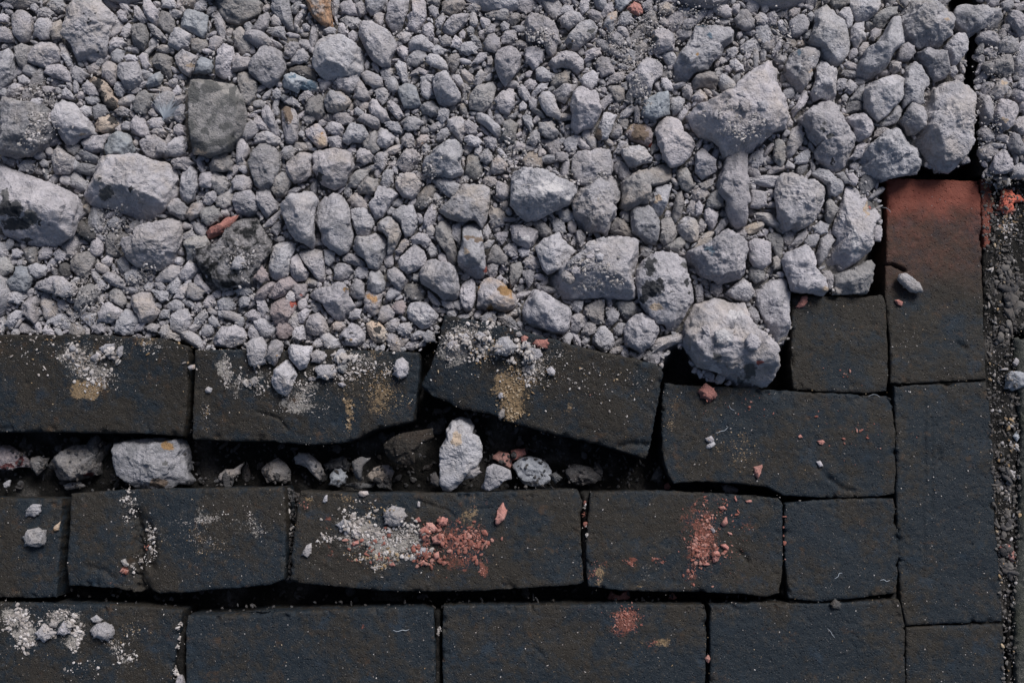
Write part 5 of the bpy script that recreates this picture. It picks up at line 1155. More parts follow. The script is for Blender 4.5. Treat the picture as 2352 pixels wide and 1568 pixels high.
# patches of other mineral, stain or crust, and holes with their shade painted in: u, v, ru, rv, colour
MARK_COL = {'black': (.018, .020, .023), 'amber': (.22, .13, .055), 'blue': (.085, .125, .165), 'tan': (.37, .29, .22), 'red': (.30, .075, .055), 'shaded_red': (.10, .028, .028), 'white': (.43, .415, .425), 'brown': (.13, .095, .07), 'orange': (.34, .19, .07), 'smoke': (.075, .075, .075)}  # the dark red is the plain red shaded down for the gap stones
MARKS = [(1492, 612, 14, 20, 'black'), (1515, 640, 9, 9, 'black'), (1498, 663, 26, 20, 'black'), (1478, 688, 14, 10, 'black'), (1585, 672, 6, 6, 'black'), (1580, 650, 6, 10, 'black'), (1508, 705, 14, 9, 'tan'), (1545, 670, 9, 3, 'black'), (1572, 610, 10, 8, 'smoke'),
         (22, 478, 32, 22, 'black'), (38, 515, 34, 16, 'black'), (64, 551, 17, 5, 'black'), (95, 510, 3, 3, 'black'), (12, 450, 12, 14, 'smoke'), (70, 500, 20, 20, 'smoke'), (298, 435, 4, 7, 'black'), (245, 445, 16, 20, 'smoke'), (230, 408, 4, 5, 'black'),
         (224, 191, 13, 11, 'black'), (252, 240, 21, 14, 'black'), (235, 222, 6, 12, 'black'), (258, 278, 14, 11, 'black'),
         (486, 200, 28, 14, 'smoke'), (512, 294, 13, 12, 'smoke'), (470, 302, 10, 9, 'smoke'), (455, 334, 24, 12, 'smoke'), (500, 330, 20, 10, 'smoke'), (445, 215, 12, 25, 'smoke'), (440, 290, 10, 20, 'smoke'), (535, 220, 12, 25, 'smoke'), (530, 320, 14, 14, 'smoke'), (477, 176, 10, 4, 'orange'), (462, 351, 14, 6, 'tan'),
         (735, 404, 8, 12, 'black'), (727, 412, 5, 5, 'black'), (1497, 96, 8, 18, 'smoke'), (1500, 84, 5, 6, 'tan'), (1612, 55, 16, 12, 'blue'), (1630, 80, 8, 6, 'blue'), (1602, 122, 4, 5, 'amber'), (1631, 573, 13, 8, 'blue'), (708, 197, 22, 11, 'blue'), (672, 180, 10, 7, 'blue'),
         (1158, 664, 17, 12, 'amber'), (1127, 706, 10, 8, 'amber'), (1105, 712, 9, 5, 'brown'), (794, 666, 7, 3, 'amber'), (673, 692, 9, 12, 'red'), (661, 262, 9, 20, 'brown'), (655, 250, 7, 8, 'brown'), (742, 322, 9, 12, 'tan'), (386, 1023, 16, 11, 'amber'), (365, 1110, 22, 9, 'brown'), (375, 1060, 8, 5, 'smoke'),
         (1315, 90, 6, 4, 'amber'), (1355, 72, 8, 8, 'smoke'), (1308, 103, 8, 6, 'smoke'), (439, 152, 9, 8, 'tan'), (190, 312, 10, 4, 'tan'), (1460, 300, 0, 0, 'tan'), (1470, 305, 18, 20, 'brown'), (1445, 290, 8, 8, 'tan'), (790, 780, 6, 6, 'black'), (805, 766, 8, 5, 'black'), (870, 755, 10, 8, 'black'), (862, 738, 8, 6, 'black'),
         (945, 716, 6, 6, 'white'), (970, 728, 9, 7, 'white'), (1100, 550, 8, 10, 'brown'), (1072, 578, 7, 8, 'tan'), (1115, 620, 5, 8, 'red'), (1082, 548, 12, 5, 'brown'), (1965, 560, 12, 30, 'white'), (1990, 480, 5, 18, 'tan'), (2000, 470, 16, 14, 'smoke'), (1998, 478, 4, 4, 'red'), (1898, 666, 8, 7, 'tan'), (1836, 120, 6, 4, 'blue'), (1868, 160, 6, 5, 'tan'), (1862, 135, 6, 5, 'white'), (1836, 155, 7, 6, 'white'),
         (2308, 192, 6, 8, 'tan'), (2310, 275, 8, 5, 'tan'), (1512, 457, 7, 8, 'tan'), (1370, 312, 14, 18, 'brown'), (10, 1073, 22, 5, 'shaded_red'), (48, 1060, 10, 10, 'shaded_red'), (205, 1090, 14, 5, 'shaded_red'), (1050, 1010, 12, 16, 'tan'), (1745, 415, 20, 16, 'white'), (1770, 440, 10, 16, 'white'), (2310, 1252, 8, 5, 'white'), (1263, 430, 30, 14, 'white'), (1310, 460, 14, 10, 'white'), (215, 30, 5, 3, 'black'), (193, 30, 5, 3, 'black'), (221, 119, 4, 3, 'black'), (205, 50, 5, 4, 'black'), (1205, 545, 10, 6, 'white'),
         (1888, 300, 7, 6, 'smoke'), (1908, 312, 6, 5, 'smoke'), (1915, 370, 6, 6, 'black'), (1895, 285, 5, 4, 'smoke'), (2175, 45, 6, 5, 'tan'), (1010, 30, 14, 10, 'smoke'), (1060, 70, 12, 10, 'tan'), (1540, 770, 10, 8, 'smoke'), (1660, 770, 20, 12, 'white'), (1640, 850, 14, 12, 'white'), (1720, 850, 16, 20, 'smoke'), (1690, 720, 20, 8, 'white'), (1650, 820, 12, 10, 'smoke'), (1700, 875, 10, 8, 'smoke'), (1746, 830, 6, 5, 'red')]
def mark_attr(V, P, zc):
    out = np.zeros((len(V), 4))
    u, v = plan(V[:, 0], V[:, 1], V[:, 2])
    wu = u + 7 * noise2(u, v, 1 / 13., 41, 4); wv = v + 7 * noise2(u, v, 1 / 13., 43, 4)
    for (a, b, ra, rb, c) in MARKS:
        if ra <= 0 or not inside(np.array([a]), np.array([b]), P)[0]: continue
        m = np.exp(-(((wu - a) / ra) ** 2 + ((wv - b) / rb) ** 2) ** 1.5 * .7) * (V[:, 2] > zc)
        k = m > out[:, 3]; out[k, :3] = MARK_COL[c]; out[:, 3] = np.maximum(out[:, 3], m)
    return out
small_parts = []     # stones too small to stand alone, joined into the gravel
GROUP = 'grey rubble stones in the heap'

def poly_area(P):
    return abs(sum(P[i - 1][0] * P[i][1] - P[i][0] * P[i - 1][1] for i in range(len(P)))) / 2

# ------------------------------------------------------------------ bricks
def edge_pts(s):
    return np.array([[float(q) for q in p.split(',')] for p in s.split()])

# stains: u, v, ru, rv, turn, strength
GREY = [(210, 840, 110, 80, 0, .37), (690, 890, 200, 70, 0, .37), (1120, 820, 130, 80, 0, .37), (480, 1210, 150, 70, 0, .37), (880, 1240, 190, 70, 0, .37), (110, 1450, 150, 80, 0, .37),
        (170, 815, 45, 40, 0, .75), (215, 850, 50, 45, 0, .7), (270, 815, 35, 30, 0, .6), (345, 790, 25, 12, 0, .6), (232, 880, 40, 25, 0, .5),
        (520, 850, 16, 50, -12, .8), (545, 880, 12, 40, 0, .6), (600, 870, 14, 30, 0, .6), (680, 925, 45, 25, 0, .75), (705, 890, 40, 20, 0, .6), (620, 925, 40, 20, 0, .4),
        (820, 830, 55, 25, 0, .6), (470, 960, 15, 40, 0, .4), (1045, 800, 40, 45, 0, .9), (1060, 770, 50, 35, 0, .8), (1110, 790, 40, 40, 0, .7), (1215, 850, 35, 35, 0, .8), (1130, 820, 50, 30, 0, .5), (1035, 830, 20, 25, 0, .5),
        (300, 1160, 28, 35, 0, .55), (350, 1235, 16, 40, 0, .5), (480, 1192, 60, 14, 0, .6), (590, 1205, 20, 30, 0, .5), (470, 1240, 50, 20, 0, .4),
        (830, 1225, 60, 45, 0, .8), (900, 1250, 90, 40, 0, .8), (960, 1240, 50, 40, 0, .6), (750, 1240, 25, 30, 0, .4), (880, 1285, 70, 16, 0, .6),
        (1490, 1320, 38, 30, 0, .38), (1505, 1540, 40, 20, 0, .33), (945, 1470, 40, 20, 0, .28),
        (35, 1420, 40, 30, 0, .8), (60, 1455, 30, 35, 0, .85), (138, 1410, 35, 18, 0, .7), (172, 1425, 18, 25, 0, .6), (175, 1470, 18, 25, 0, .8), (60, 1480, 20, 15, 0, .5), (270, 1480, 30, 30, 0, .5), (290, 1510, 25, 15, 0, .6), (120, 1530, 20, 12, 0, .35), (1380, 1200, 10, 8, 0, .3)]
OCHRE = [(260, 860, 200, 100, 0, .2), (800, 900, 160, 90, 0, .37), (1180, 880, 130, 100, 0, .3), (800, 1180, 140, 60, 0, .25),
         (207, 893, 44, 20, 0, 1.25), (330, 785, 35, 20, 0, .7), (160, 815, 40, 30, 0, .4), (800, 940, 10, 55, -5, .85), (880, 895, 40, 35, 10, .75), (870, 925, 22, 35, 20, .7), (865, 815, 45, 18, 0, .6), (820, 870, 40, 20, 0, .45),
         (1172, 905, 38, 60, -12, 1.1), (1175, 950, 20, 25, 0, 1.2), (1215, 880, 35, 25, 0, .7), (1300, 800, 60, 20, 12, .35), (1305, 935, 16, 12, 0, .7), (1040, 770, 25, 20, 0, .6), (1085, 760, 40, 25, 0, .5), (1400, 860, 60, 30, 10, .25),
         (780, 1140, 40, 14, 0, .6), (705, 1150, 14, 10, 0, .8), (870, 1140, 15, 8, 0, .5), (1080, 1180, 30, 40, 0, .65), (1085, 1140, 40, 12, 0, .5), (690, 1230, 14, 22, 0, .4), (870, 1265, 90, 25, 0, .35),
         (1376, 1320, 18, 30, 0, .7), (1470, 1348, 12, 8, 0, .7), (480, 1250, 60, 40, 0, .2), (1540, 930, 25, 25, 0, .5), (1700, 1030, 40, 60, 25, .45), (1540, 970, 15, 20, 0, .55), (100, 1340, 12, 40, 0, .35), (760, 1440, 30, 20, 0, .35), (720, 1510, 40, 30, 0, .3), (1520, 1475, 25, 9, -15, .9), (1470, 1490, 30, 20, 0, .45), (1960, 700, 20, 60, 0, .2), (1930, 770, 60, 40, 0, .15), (300, 1430, 20, 15, 0, .45), (1415, 1530, 25, 25, 0, .4)]
RED = [(1080, 1255, 120, 70, 0, .42), (1610, 1240, 80, 110, 0, .42), (1430, 1435, 80, 60, 0, .4), (1400, 1290, 70, 60, 0, .36), (1700, 1320, 30, 60, 0, .4), (760, 1230, 80, 60, 0, .2),
       (1040, 1235, 60, 45, 0, .75), (1100, 1245, 30, 40, 0, .75), (1060, 1285, 60, 22, 0, .8), (1112, 1308, 15, 20, 0, 1.25), (750, 1196, 11, 10, 0, 1.1), (770, 1268, 14, 10, 0, .7), (1060, 1160, 20, 14, 0, .5), (1120, 1160, 12, 12, 0, .6),
       (1200, 1250, 30, 30, 0, .3), (1615, 1235, 34, 70, 8, .95), (1580, 1190, 24, 70, 15, .65), (1590, 1320, 14, 30, -15, .7), (1448, 1292, 15, 9, 0, 1.3), (1383, 1302, 12, 10, 0, .7), (1520, 1285, 22, 10, 0, .6), (1640, 1150, 22, 20, 0, .5), (1720, 1205, 20, 16, 0, .6), (1410, 1240, 40, 20, 0, .25),
       (1435, 1422, 36, 26, 0, 1.2), (1420, 1450, 18, 14, 0, .8), (1335, 1400, 16, 12, 0, .6), (1505, 1478, 10, 7, 0, .8), (1720, 1458, 22, 8, 0, .5), (285, 1310, 11, 9, 0, 1.1), (262, 1335, 18, 10, 0, .6), (831, 1436, 10, 16, -25, .8), (640, 1440, 14, 12, 0, .4), (810, 960, 10, 10, 0, .6), (1330, 1130, 10, 8, 0, .4)]
# hollows and cracks: polyline, half width, depth (mm)
DENTS = [([(308, 1185), (318, 1230), (318, 1275), (312, 1330), (330, 1360)], 17, 9), ([(340, 1200), (350, 1260), (345, 1300)], 9, 5), ([(2030, 606), (2050, 608), (2078, 621)], 2.6, 9),
         ([(520, 1411), (560, 1409), (605, 1409), (640, 1402), (662, 1394)], 2.4, 8), ([(662, 1401), (730, 1399), (775, 1394)], 2.2, 8), ([(520, 865), (518, 890), (510, 905)], 3, 2.5), ([(2126, 930), (2122, 1000), (2125, 1110)], 5, 1.6), ([(2140, 960), (2142, 1040), (2140, 1180)], 3, 1.2),
         ([(2118, 1120), (2122, 1240), (2120, 1330)], 3, 1.0), ([(1420, 1025), (1452, 1018), (1490, 1022)], 6, 4), ([(590, 945), (640, 960), (660, 985)], 3, 2.5), ([(1880, 1076), (1905, 1098)], 8, 1.2), ([(2310, 800), (2320, 830)], 4, 2), ([(2200, 790), (2218, 800)], 6, 2.5), ([(2162, 1040), (2160, 1060)], 6, 2),
         ([(1700, 1268), (1718, 1290)], 5, 2.5), ([(1905, 1098), (1930, 1118), (1960, 1128)], 5, 2), ([(200, 1300), (240, 1310), (262, 1330)], 7, 2), ([(1090, 1170), (1130, 1165)], 3, 1.5), ([(960, 1150), (1020, 1168), (1045, 1185)], 3, 2)]

def stain(u, v, L):
    o = np.zeros(u.shape)
    u, v = u + 13 * noise2(u, v, 1 / 26., 61, 3), v + 13 * noise2(u, v, 1 / 26., 63, 3)
    for (x, y, a, b, tn, s) in L:
        c, q = math.cos(math.radians(tn)), math.sin(math.radians(tn))
        du = (u - x) * c + (v - y) * q; dv = -(u - x) * q + (v - y) * c
        e = (du / a) ** 2 + (dv / b) ** 2
        o = np.maximum(o, s * np.exp(-e ** 1.2 * .8))
    return o

def seg_dist(u, v, P):
    d = np.full(u.shape, 1e9)
    for (x1, y1), (x2, y2) in zip(P[:-1], P[1:]):
        L = (x2 - x1) ** 2 + (y2 - y1) ** 2
        t = np.clip(((u - x1) * (x2 - x1) + (v - y1) * (y2 - y1)) / L, 0, 1)
        d = np.minimum(d, np.hypot(u - x1 - t * (x2 - x1), v - y1 - t * (y2 - y1)))
    return d

def make_brick(label, tp, rt, bt, lf, zz, mat, name='paving_brick', cat='brick', group='dark paving bricks', depth=.060, round_=.0024, fired=None, wob=1.0, seed=0, brown=.5):
    TL, TR = tp[0], tp[-1]; BL, BR = bt[0], bt[-1]
    rt = np.vstack([TR, rt, BR]) if len(rt) else np.vstack([TR, BR]); lf = np.vstack([TL, lf, BL]) if len(lf) else np.vstack([TL, BL])
    def par(P, t):
        d = np.concatenate([[0], np.cumsum(np.hypot(*np.diff(P, axis=0).T))]); d /= d[-1]
        return np.stack([np.interp(t, d, P[:, 0]), np.interp(t, d, P[:, 1])], 1)
    wU = np.hypot(*(TR - TL)); wV = np.hypot(*(BL - TL))
    def axis(w):
        n = int(w / 3.4); t = np.linspace(0, 1, n)
        e = np.array([.0, .0022, .0050, .0090, .0140]) * 220 / w * 1.0
        m = t[(t > e[-1] * 1.25) & (t < 1 - e[-1] * 1.25)]
        return np.concatenate([e, m, 1 - e[::-1]])
    U, V = axis(wU), axis(wV); nu, nv = len(U), len(V)
    T, B, L, Rr = par(tp, U), par(bt, U), par(lf, V), par(rt, V)
    u, v = U[None, :, None], V[:, None, None]
    C = (1 - v) * T[None] + v * B[None] + (1 - u) * L[:, None] + u * Rr[:, None] - ((1 - u) * (1 - v) * TL + u * (1 - v) * TR + (1 - u) * v * BL + u * v * BR)
    pu, pv = C[..., 0].ravel(), C[..., 1].ravel()
    Uu, Vv = np.broadcast_to(U[None], (nv, nu)).ravel(), np.broadcast_to(V[:, None], (nv, nu)).ravel()
    zc = [a * .001 for a in zz]
    z = (zc[0] * (1 - Uu) + zc[1] * Uu) * (1 - Vv) + (zc[3] * (1 - Uu) + zc[2] * Uu) * Vv
    # ragged outline
    de = np.minimum(np.minimum(Uu, 1 - Uu) * wU, np.minimum(Vv, 1 - Vv) * wV)
    fall = np.exp(-de / 10)
    pu = pu + fall * wob * (.6 * noise2(pu, pv, 1 / 26., seed + 1, 2) + 1.3 * noise2(pu, pv, 1 / 8., seed + 2, 3))
    pv = pv + fall * wob * (.6 * noise2(pu, pv, 1 / 26., seed + 3, 2) + 1.3 * noise2(pu, pv, 1 / 8., seed + 4, 3))
    x, y = at(pu, pv, z)
    dm = de * S0
    rr = round_ * (1 + .55 * noise2(pu, pv, 1 / 40., seed + 5, 2))
    q = np.clip(1 - dm / rr, 0, 1)
    z = z - rr * (1 - np.sqrt(np.maximum(1 - q * q, 0))) * .95
    z = z + .0011 * noise2(pu, pv, 1 / 90., seed + 6, 2) + .00035 * noise2(pu, pv, 1 / 14., seed + 7, 3) + .00022 * noise2(pu, pv, 1 / 5., seed + 8, 2)
    chip = np.maximum(noise2(pu, pv, 1 / 20., seed + 9, 3) - .38, 0) * np.exp(-de / 9)
    z = z - .011 * chip - .0022 * np.maximum(noise2(pu, pv, 1 / 12., seed + 10, 2) - .62, 0)
    for P, w, dp in DENTS:
        dd = seg_dist(pu, pv, P) + 1.5 * noise2(pu, pv, 1 / 9., 77, 2)
        z = z - dp * .001 * np.exp(-np.maximum(dd, 0) ** 2 / (w * w)) * (1 + .4 * noise2(pu, pv, 1 / 6., 78, 2))
    Vt = np.stack([x, y, z], 1)
    idx = np.arange(nu * nv).reshape(nv, nu)
    Q = np.stack([idx[:-1, :-1], idx[1:, :-1], idx[1:, 1:], idx[:-1, 1:]], -1).reshape(-1, 4)
    loop = np.concatenate([idx[0, :], idx[1:, -1], idx[-1, -2::-1], idx[-2:0:-1, 0]])
    ring = Vt[loop]; c0 = ring.mean(0); allV = [Vt]; faces = [Q]; prev = loop; base = len(Vt); n = len(loop)
    for k, fr in enumerate((.12, .3, .52, .76, 1.0)):
        rg = ring.copy(); rg[:, 2] -= depth * fr
        dr = rg[:, :2] - c0[:2]; dr /= np.linalg.norm(dr, axis=1)[:, None]
        rg[:, :2] -= dr * (.0010 * fr + .0011 * (noise(np.stack([rg[:, 0] * 190, rg[:, 1] * 190, np.full(n, k * 1.7)], 1), seed + 20))[:, None])
        allV.append(rg); cur = base + np.arange(n); base += n
        nx = np.roll(prev, -1); cn = np.roll(cur, -1)
        faces.append(np.stack([prev, nx, cn, cur], 1)); prev = cur
    Va = np.concatenate(allV); Fa = np.concatenate(faces)
    fu, fv = plan(Va[:, 0], Va[:, 1], Va[:, 2])
    dust = np.stack([stain(fu, fv, GREY), stain(fu, fv, OCHRE), stain(fu, fv, RED)], 1)
    side = np.zeros(len(Va)); side[len(Vt):] = 1
    dust *= (1 - side * .9)[:, None]
    fr = np.zeros((len(Va), 3)); fr[:, 1] = brown
    if fired == 'top':
        k = .58 * smooth(530, 440, fv + 22 * noise2(fu, fv, 1 / 45., 5, 3)) + .40 * smooth(760, 470, fv + 40 * noise2(fu, fv, 1 / 60., 6, 3)) + .14 * np.exp(-((fv - 452) / 13.) ** 2)
        fr[:, 0] = k
    elif fired == 'all':
        fr[:, 0] = .75
    o = mk(name, Va, Fa, mat, {'dust': dust, 'fired': fr}, caps=[prev[::-1]])
    # faces must look outwards/upwards
    splat(Vt, 1)
    set_origin(o, (c0[0], c0[1], -.06)); tag(o, label, cat, group)
    return o

for bi, ln in enumerate(BRICKS.strip().split('\n')):
    p = ln.split('|')
    lab, tp, rt, bt, lf = p[0], *[edge_pts(q[1:]) for q in p[1:5]]
    make_brick(lab, tp, rt, bt, lf, [float(q) for q in p[5].split(',')], M['brick'], seed=bi * 31 + 3, fired='top' if 'red fired' in lab else None, wob=1.8 if 'broken brick' in lab else 1.0,
               brown=(.58, .52, .46, .40, .66, .62, .22, .44, .50, .50, .56, .48, .30, .50, .38, .44, .28)[bi])
# upright kerb brick buried under gravel along the upper right, its lower end red
make_brick('buried kerb brick whose dark side edges the deep slot at the upper right', edge_pts('2240,-330 2330,-332 2440,-330'), edge_pts('2442,-100 2444,200'), edge_pts('2252,398 2340,396 2445,394'),
           edge_pts('2238,-60 2234,104 2242,280'), [12, 12, 8, 8], M['brick'], name='kerb_brick', group=None, depth=.075, fired=None, seed=901)
make_brick('narrow strip of red brick between the long red ended brick and the dirt', edge_pts('2254,409 2268,409 2279,413'), edge_pts('2286,467 2279,512 2276,554'), edge_pts('2262,572 2268,570 2273,566'),
           edge_pts('2255,450 2257,520'), [1, 0, -2, 0], M['brick'], name='brick_sliver', group=None, depth=.05, fired='all', wob=1.6, seed=911)
make_brick('greenish grey concrete slab along the right edge of the photo', edge_pts('2332,775 2500,770 2900,765'), edge_pts('2902,1200 2904,1500'), edge_pts('2338,1900 2500,1900 2906,1900'),
           edge_pts('2340,850 2348,980 2346,1150 2336,1300 2334,1400 2338,1600'), [3, 3, 3, 3], M['slab'], name='concrete_slab', cat='slab', group=None, depth=.055, round_=.006, wob=2.5, seed=921)

# ------------------------------------------------------------------ heap bed
def build_bed():
    us = np.arange(-900, 3204, 5.0); vs = np.arange(-700, 2104, 5.0)
    u, v = np.meshgrid(us, vs); u, v = u.ravel(), v.ravel()
    heap = inside(u, v, HEAP); strip = inside(u, v, STRIP)
    deep = np.zeros(u.shape, bool)
    for P in DEEP: deep |= inside(u, v, P)
    zb = zbase(u, v)
    z = np.full(u.shape, -.052); soil = np.ones(u.shape)
    z = np.where(heap, zb - .0100, z); soil = np.where(heap, 0.0, soil)
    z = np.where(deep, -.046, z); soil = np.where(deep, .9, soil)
    z = np.where(strip & ~heap, -.0035, z); soil = np.where(strip & ~heap, 1.0, soil)
    for (u0, v0, u1, v1, jz) in JOINTS:
        k = (u > u0) & (u < u1) & (v > v0) & (v < v1); z = np.where(k, jz, z)
    z = np.where((v > 1652) & ~strip, -.006, z)
    # soften the steps a little
    sh = (len(vs), len(us))
    def blur(a, n):
        a = a.reshape(sh)
        for _ in range(n):
            b = a.copy(); b[1:-1, 1:-1] = (a[1:-1, 1:-1] * 2 + a[:-2, 1:-1] + a[2:, 1:-1] + a[1:-1, :-2] + a[1:-1, 2:]) / 6; a = b
        return a.ravel()
    z = blur(z, 3); soil = blur(soil, 3)
    soil = np.clip(soil + .25 * noise2(u, v, 1 / 60., 31, 3) * (soil > .05), 0, 1)
    z = z + .0030 * noise2(u, v, 1 / 38., 11, 3) + .0016 * noise2(u, v, 1 / 13., 12, 2)
    x, y = at(u, v, z)
    V = np.stack([x, y, z], 1); idx = np.arange(len(u)).reshape(sh)
    Q = np.stack([idx[:-1, :-1], idx[1:, :-1], idx[1:, 1:], idx[:-1, 1:]], -1).reshape(-1, 4)
    # the sheet shows wherever nothing covers it
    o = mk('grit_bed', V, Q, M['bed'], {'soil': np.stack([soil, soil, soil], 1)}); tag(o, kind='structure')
    splat(V, 1)
build_bed()
gv = np.array([[-20, -20, -.085], [20, -20, -.085], [20, 20, -.085], [-20, 20, -.085]])
tag(mk('ground', gv, np.array([[0, 1, 2, 3]]), M['soil']), kind='structure')

# ------------------------------------------------------------------ traced stones
REST = .35
def build_stone(code, zone, lab, P, sid):
    A = poly_area(P); R = math.sqrt(A / math.pi) * S0
    r_ = np.random.default_rng(1000 + sid)
    U = np.array([p[0] for p in P], float); Vv = np.array([p[1] for p in P], float)
    cu, cv = U.mean(), Vv.mean()
    kind = 'pebble' if code == 'p' else 'slab' if lab.startswith('dark stained flat slab') or 'flat speckled' in lab else 'rock'
    hu = R * r_.uniform(.62, .95); hd = R * r_.uniform(.55, .8)
    if code == 'p': hu = R * r_.uniform(.5, .7)
    if A > 9000: hu = R * r_.uniform(.52, .66)
    if kind == 'slab': hu = R * .20
    # where does it rest?
    zb = float(zbase(cu, cv))
    if zone == 'V':
        z = -.034 + r_.uniform(-.006, .003)
        if 'upright' in lab: z = -.006
        if 'big pale pitted' in lab: z = -.016
    elif zone == 'W':
        x, y = at(U, Vv, 0.0); cx, cy = x.mean(), y.mean()
        xs = cx + (x - cx) * .5; ys = cy + (y - cy) * .5
        z = float(np.median(hz(np.append(xs, cx), np.append(ys, cy)))) + hd * .45; hd *= .62
    else:
        z = zb + R * r_.uniform(.02, .30) - .002
        x, y = at(U, Vv, z); cx, cy = x.mean(), y.mean()
        sx = np.concatenate([cx + (x - cx) * k for k in (.25, .5, .75)]); sy = np.concatenate([cy + (y - cy) * k for k in (.25, .5, .75)])
        h = hz(sx, sy)
        if (h > zb - .002).mean() > .6: z = float(np.median(h)) + hd * .35; hd *= .6
        elif code == 'n': z -= R * .25
    x, y = at(U, Vv, z)
    cx, cy, rad = outline_rad(x, y, sid)
    fc = next((f for k, f in FACES.items() if k in lab), None)
    if fc: hu *= 1.25
    lv = level_for(A)
    big = code if code in ('k',) else ''
    Pt, T, _ = rock(lv, rad, hu, hd, kind, 500 + sid, chips=14 if A > 9000 else 9, faces=fc)
    V = Pt + np.array([cx, cy, z])
    t = TONE_BY[code]
    tone = np.array([t[0] + r_.normal(0, .14), np.clip(t[1] + r_.normal(.03, .2), 0, 1), r_.uniform(), 1])
    mat = code
    if code in 'gpk': mat = 'g'
    if code == 'g' and r_.uniform() < .20: mat = 'n'
    if code == 'b': mat = 'b'
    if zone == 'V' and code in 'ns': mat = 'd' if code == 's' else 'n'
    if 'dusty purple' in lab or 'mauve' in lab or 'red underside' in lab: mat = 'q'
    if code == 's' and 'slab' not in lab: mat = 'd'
    if zone == 'V' and code == 'n': tone[0] -= .15  # gap stones darkened again to imitate the shade down there
    splat(V, 0 if A > 2600 else 0)
    return V, T, mat, tone, (cx, cy, z - hd)

rows = []
for i, ln in enumerate(STONES.strip().split('\n')):
    h, lab, pts = ln.split('|')
    P = [tuple(float(q) for q in p.split(',')) for p in pts.split()]
    rows.append((h[0], h[1], lab, P, i))
order = sorted(rows, key=lambda r: ({'P': 0, 'V': 1, 'W': 2}[r[1]], -poly_area(r[3])))
occupied = []
for code, zone, lab, P, i in order:
    V, T, mat, tone, base = build_stone(code, zone, lab, P, i)
    occupied.append((P, zone))
    if not lab:
        small_parts.append((V, T, tone)); continue
    name, cat, grp = 'rubble_stone', 'stone', GROUP
    if code == 'w': name, cat, grp = 'wood_chunk', 'wood', None
    elif code in 'rR': name, cat, grp = 'brick_chip', 'brick chip', 'red brick chips'
    elif zone == 'V': name, cat, grp = 'gap_stone', 'stone', 'stones lying in the gaps between the bricks'
    elif zone == 'W': name, cat, grp = 'stone_chip', 'stone chip', 'stone chips lying on the bricks'
    elif code == 'm': name, cat, grp = 'moss_clump', 'moss clump', None
    elif code == 'e': name, cat, grp = 'earth_clod', 'clod', None
    o = mk(name, V, T, M[mat], {'tone': np.tile(tone[:3], (len(V), 1)), 'mark': mark_attr(V, P, base[2])})
    set_origin(o, base); tag(o, lab, cat, grp)

# ------------------------------------------------------------------ gravel between the stones
MS = 2.0  # mask cell in plan units
MU0, MV0, MU1, MV1 = -420.0, -420.0, 2900.0, 920.0
mw, mh = int((MU1 - MU0) / MS), int((MV1 - MV0) / MS)
gu, gvv = np.meshgrid(MU0 + (np.arange(mw) + .5) * MS, MV0 + (np.arange(mh) + .5) * MS)
free = inside(gu.ravel(), gvv.ravel(), HEAP).reshape(mh, mw)
for P in DEEP[:4]: free &= ~inside(gu.ravel(), gvv.ravel(), P).reshape(mh, mw)
for P, zone in occupied:
    if zone == 'V': continue
    a = np.array(P); i0, i1 = int((a[:, 1].min() - MV0) / MS) - 1, int((a[:, 1].max() - MV0) / MS) + 2; j0, j1 = int((a[:, 0].min() - MU0) / MS) - 1, int((a[:, 0].max() - MU0) / MS) + 2
    i0, j0 = max(i0, 0), max(j0, 0)
    if i1 <= i0 or j1 <= j0: continue
    sub = inside(gu[i0:i1, j0:j1].ravel(), gvv[i0:i1, j0:j1].ravel(), P).reshape(gu[i0:i1, j0:j1].shape)
    free[i0:i1, j0:j1] &= ~sub
ring = [(math.cos(t), math.sin(t)) for t in np.linspace(0, 6.283, 10, endpoint=False)]
fill = []
def try_fill(R, n, region=None):
    for _ in range(n):
        u = rng.uniform(MU0, MU1); v = rng.uniform(MV0, 910)
        inframe = -20 < u < 2372 and -20 < v
        if R > 26 and inframe: continue
        ok = True
        for k in (0.0, .45, .86):
            for c, s in ring:
                i, j = int((v + s * R * k - MV0) / MS), int((u + c * R * k - MU0) / MS)
                if not (0 <= i < mh and 0 <= j < mw) or not free[i, j]: ok = False; break
            if not ok: break
            
        if not ok: continue
        r = R * rng.uniform(.85, 1.15)
        i0, i1, j0, j1 = int((v - r - MV0) / MS), int((v + r - MV0) / MS) + 1, int((u - r - MU0) / MS), int((u + r - MU0) / MS) + 1
        i0, j0 = max(i0, 0), max(j0, 0)
        free[i0:i1, j0:j1] &= ((gu[i0:i1, j0:j1] - u) ** 2 + (gvv[i0:i1, j0:j1] - v) ** 2) > (r * .92) ** 2
        fill.append((u, v, r))
for R, n in ((62, 2500), (42, 5000), (28, 9000), (19, 16000), (14, 20000), (10.5, 30000), (8, 45000), (6, 70000), (4.5, 80000), (3.4, 80000)):
    try_fill(R, n)

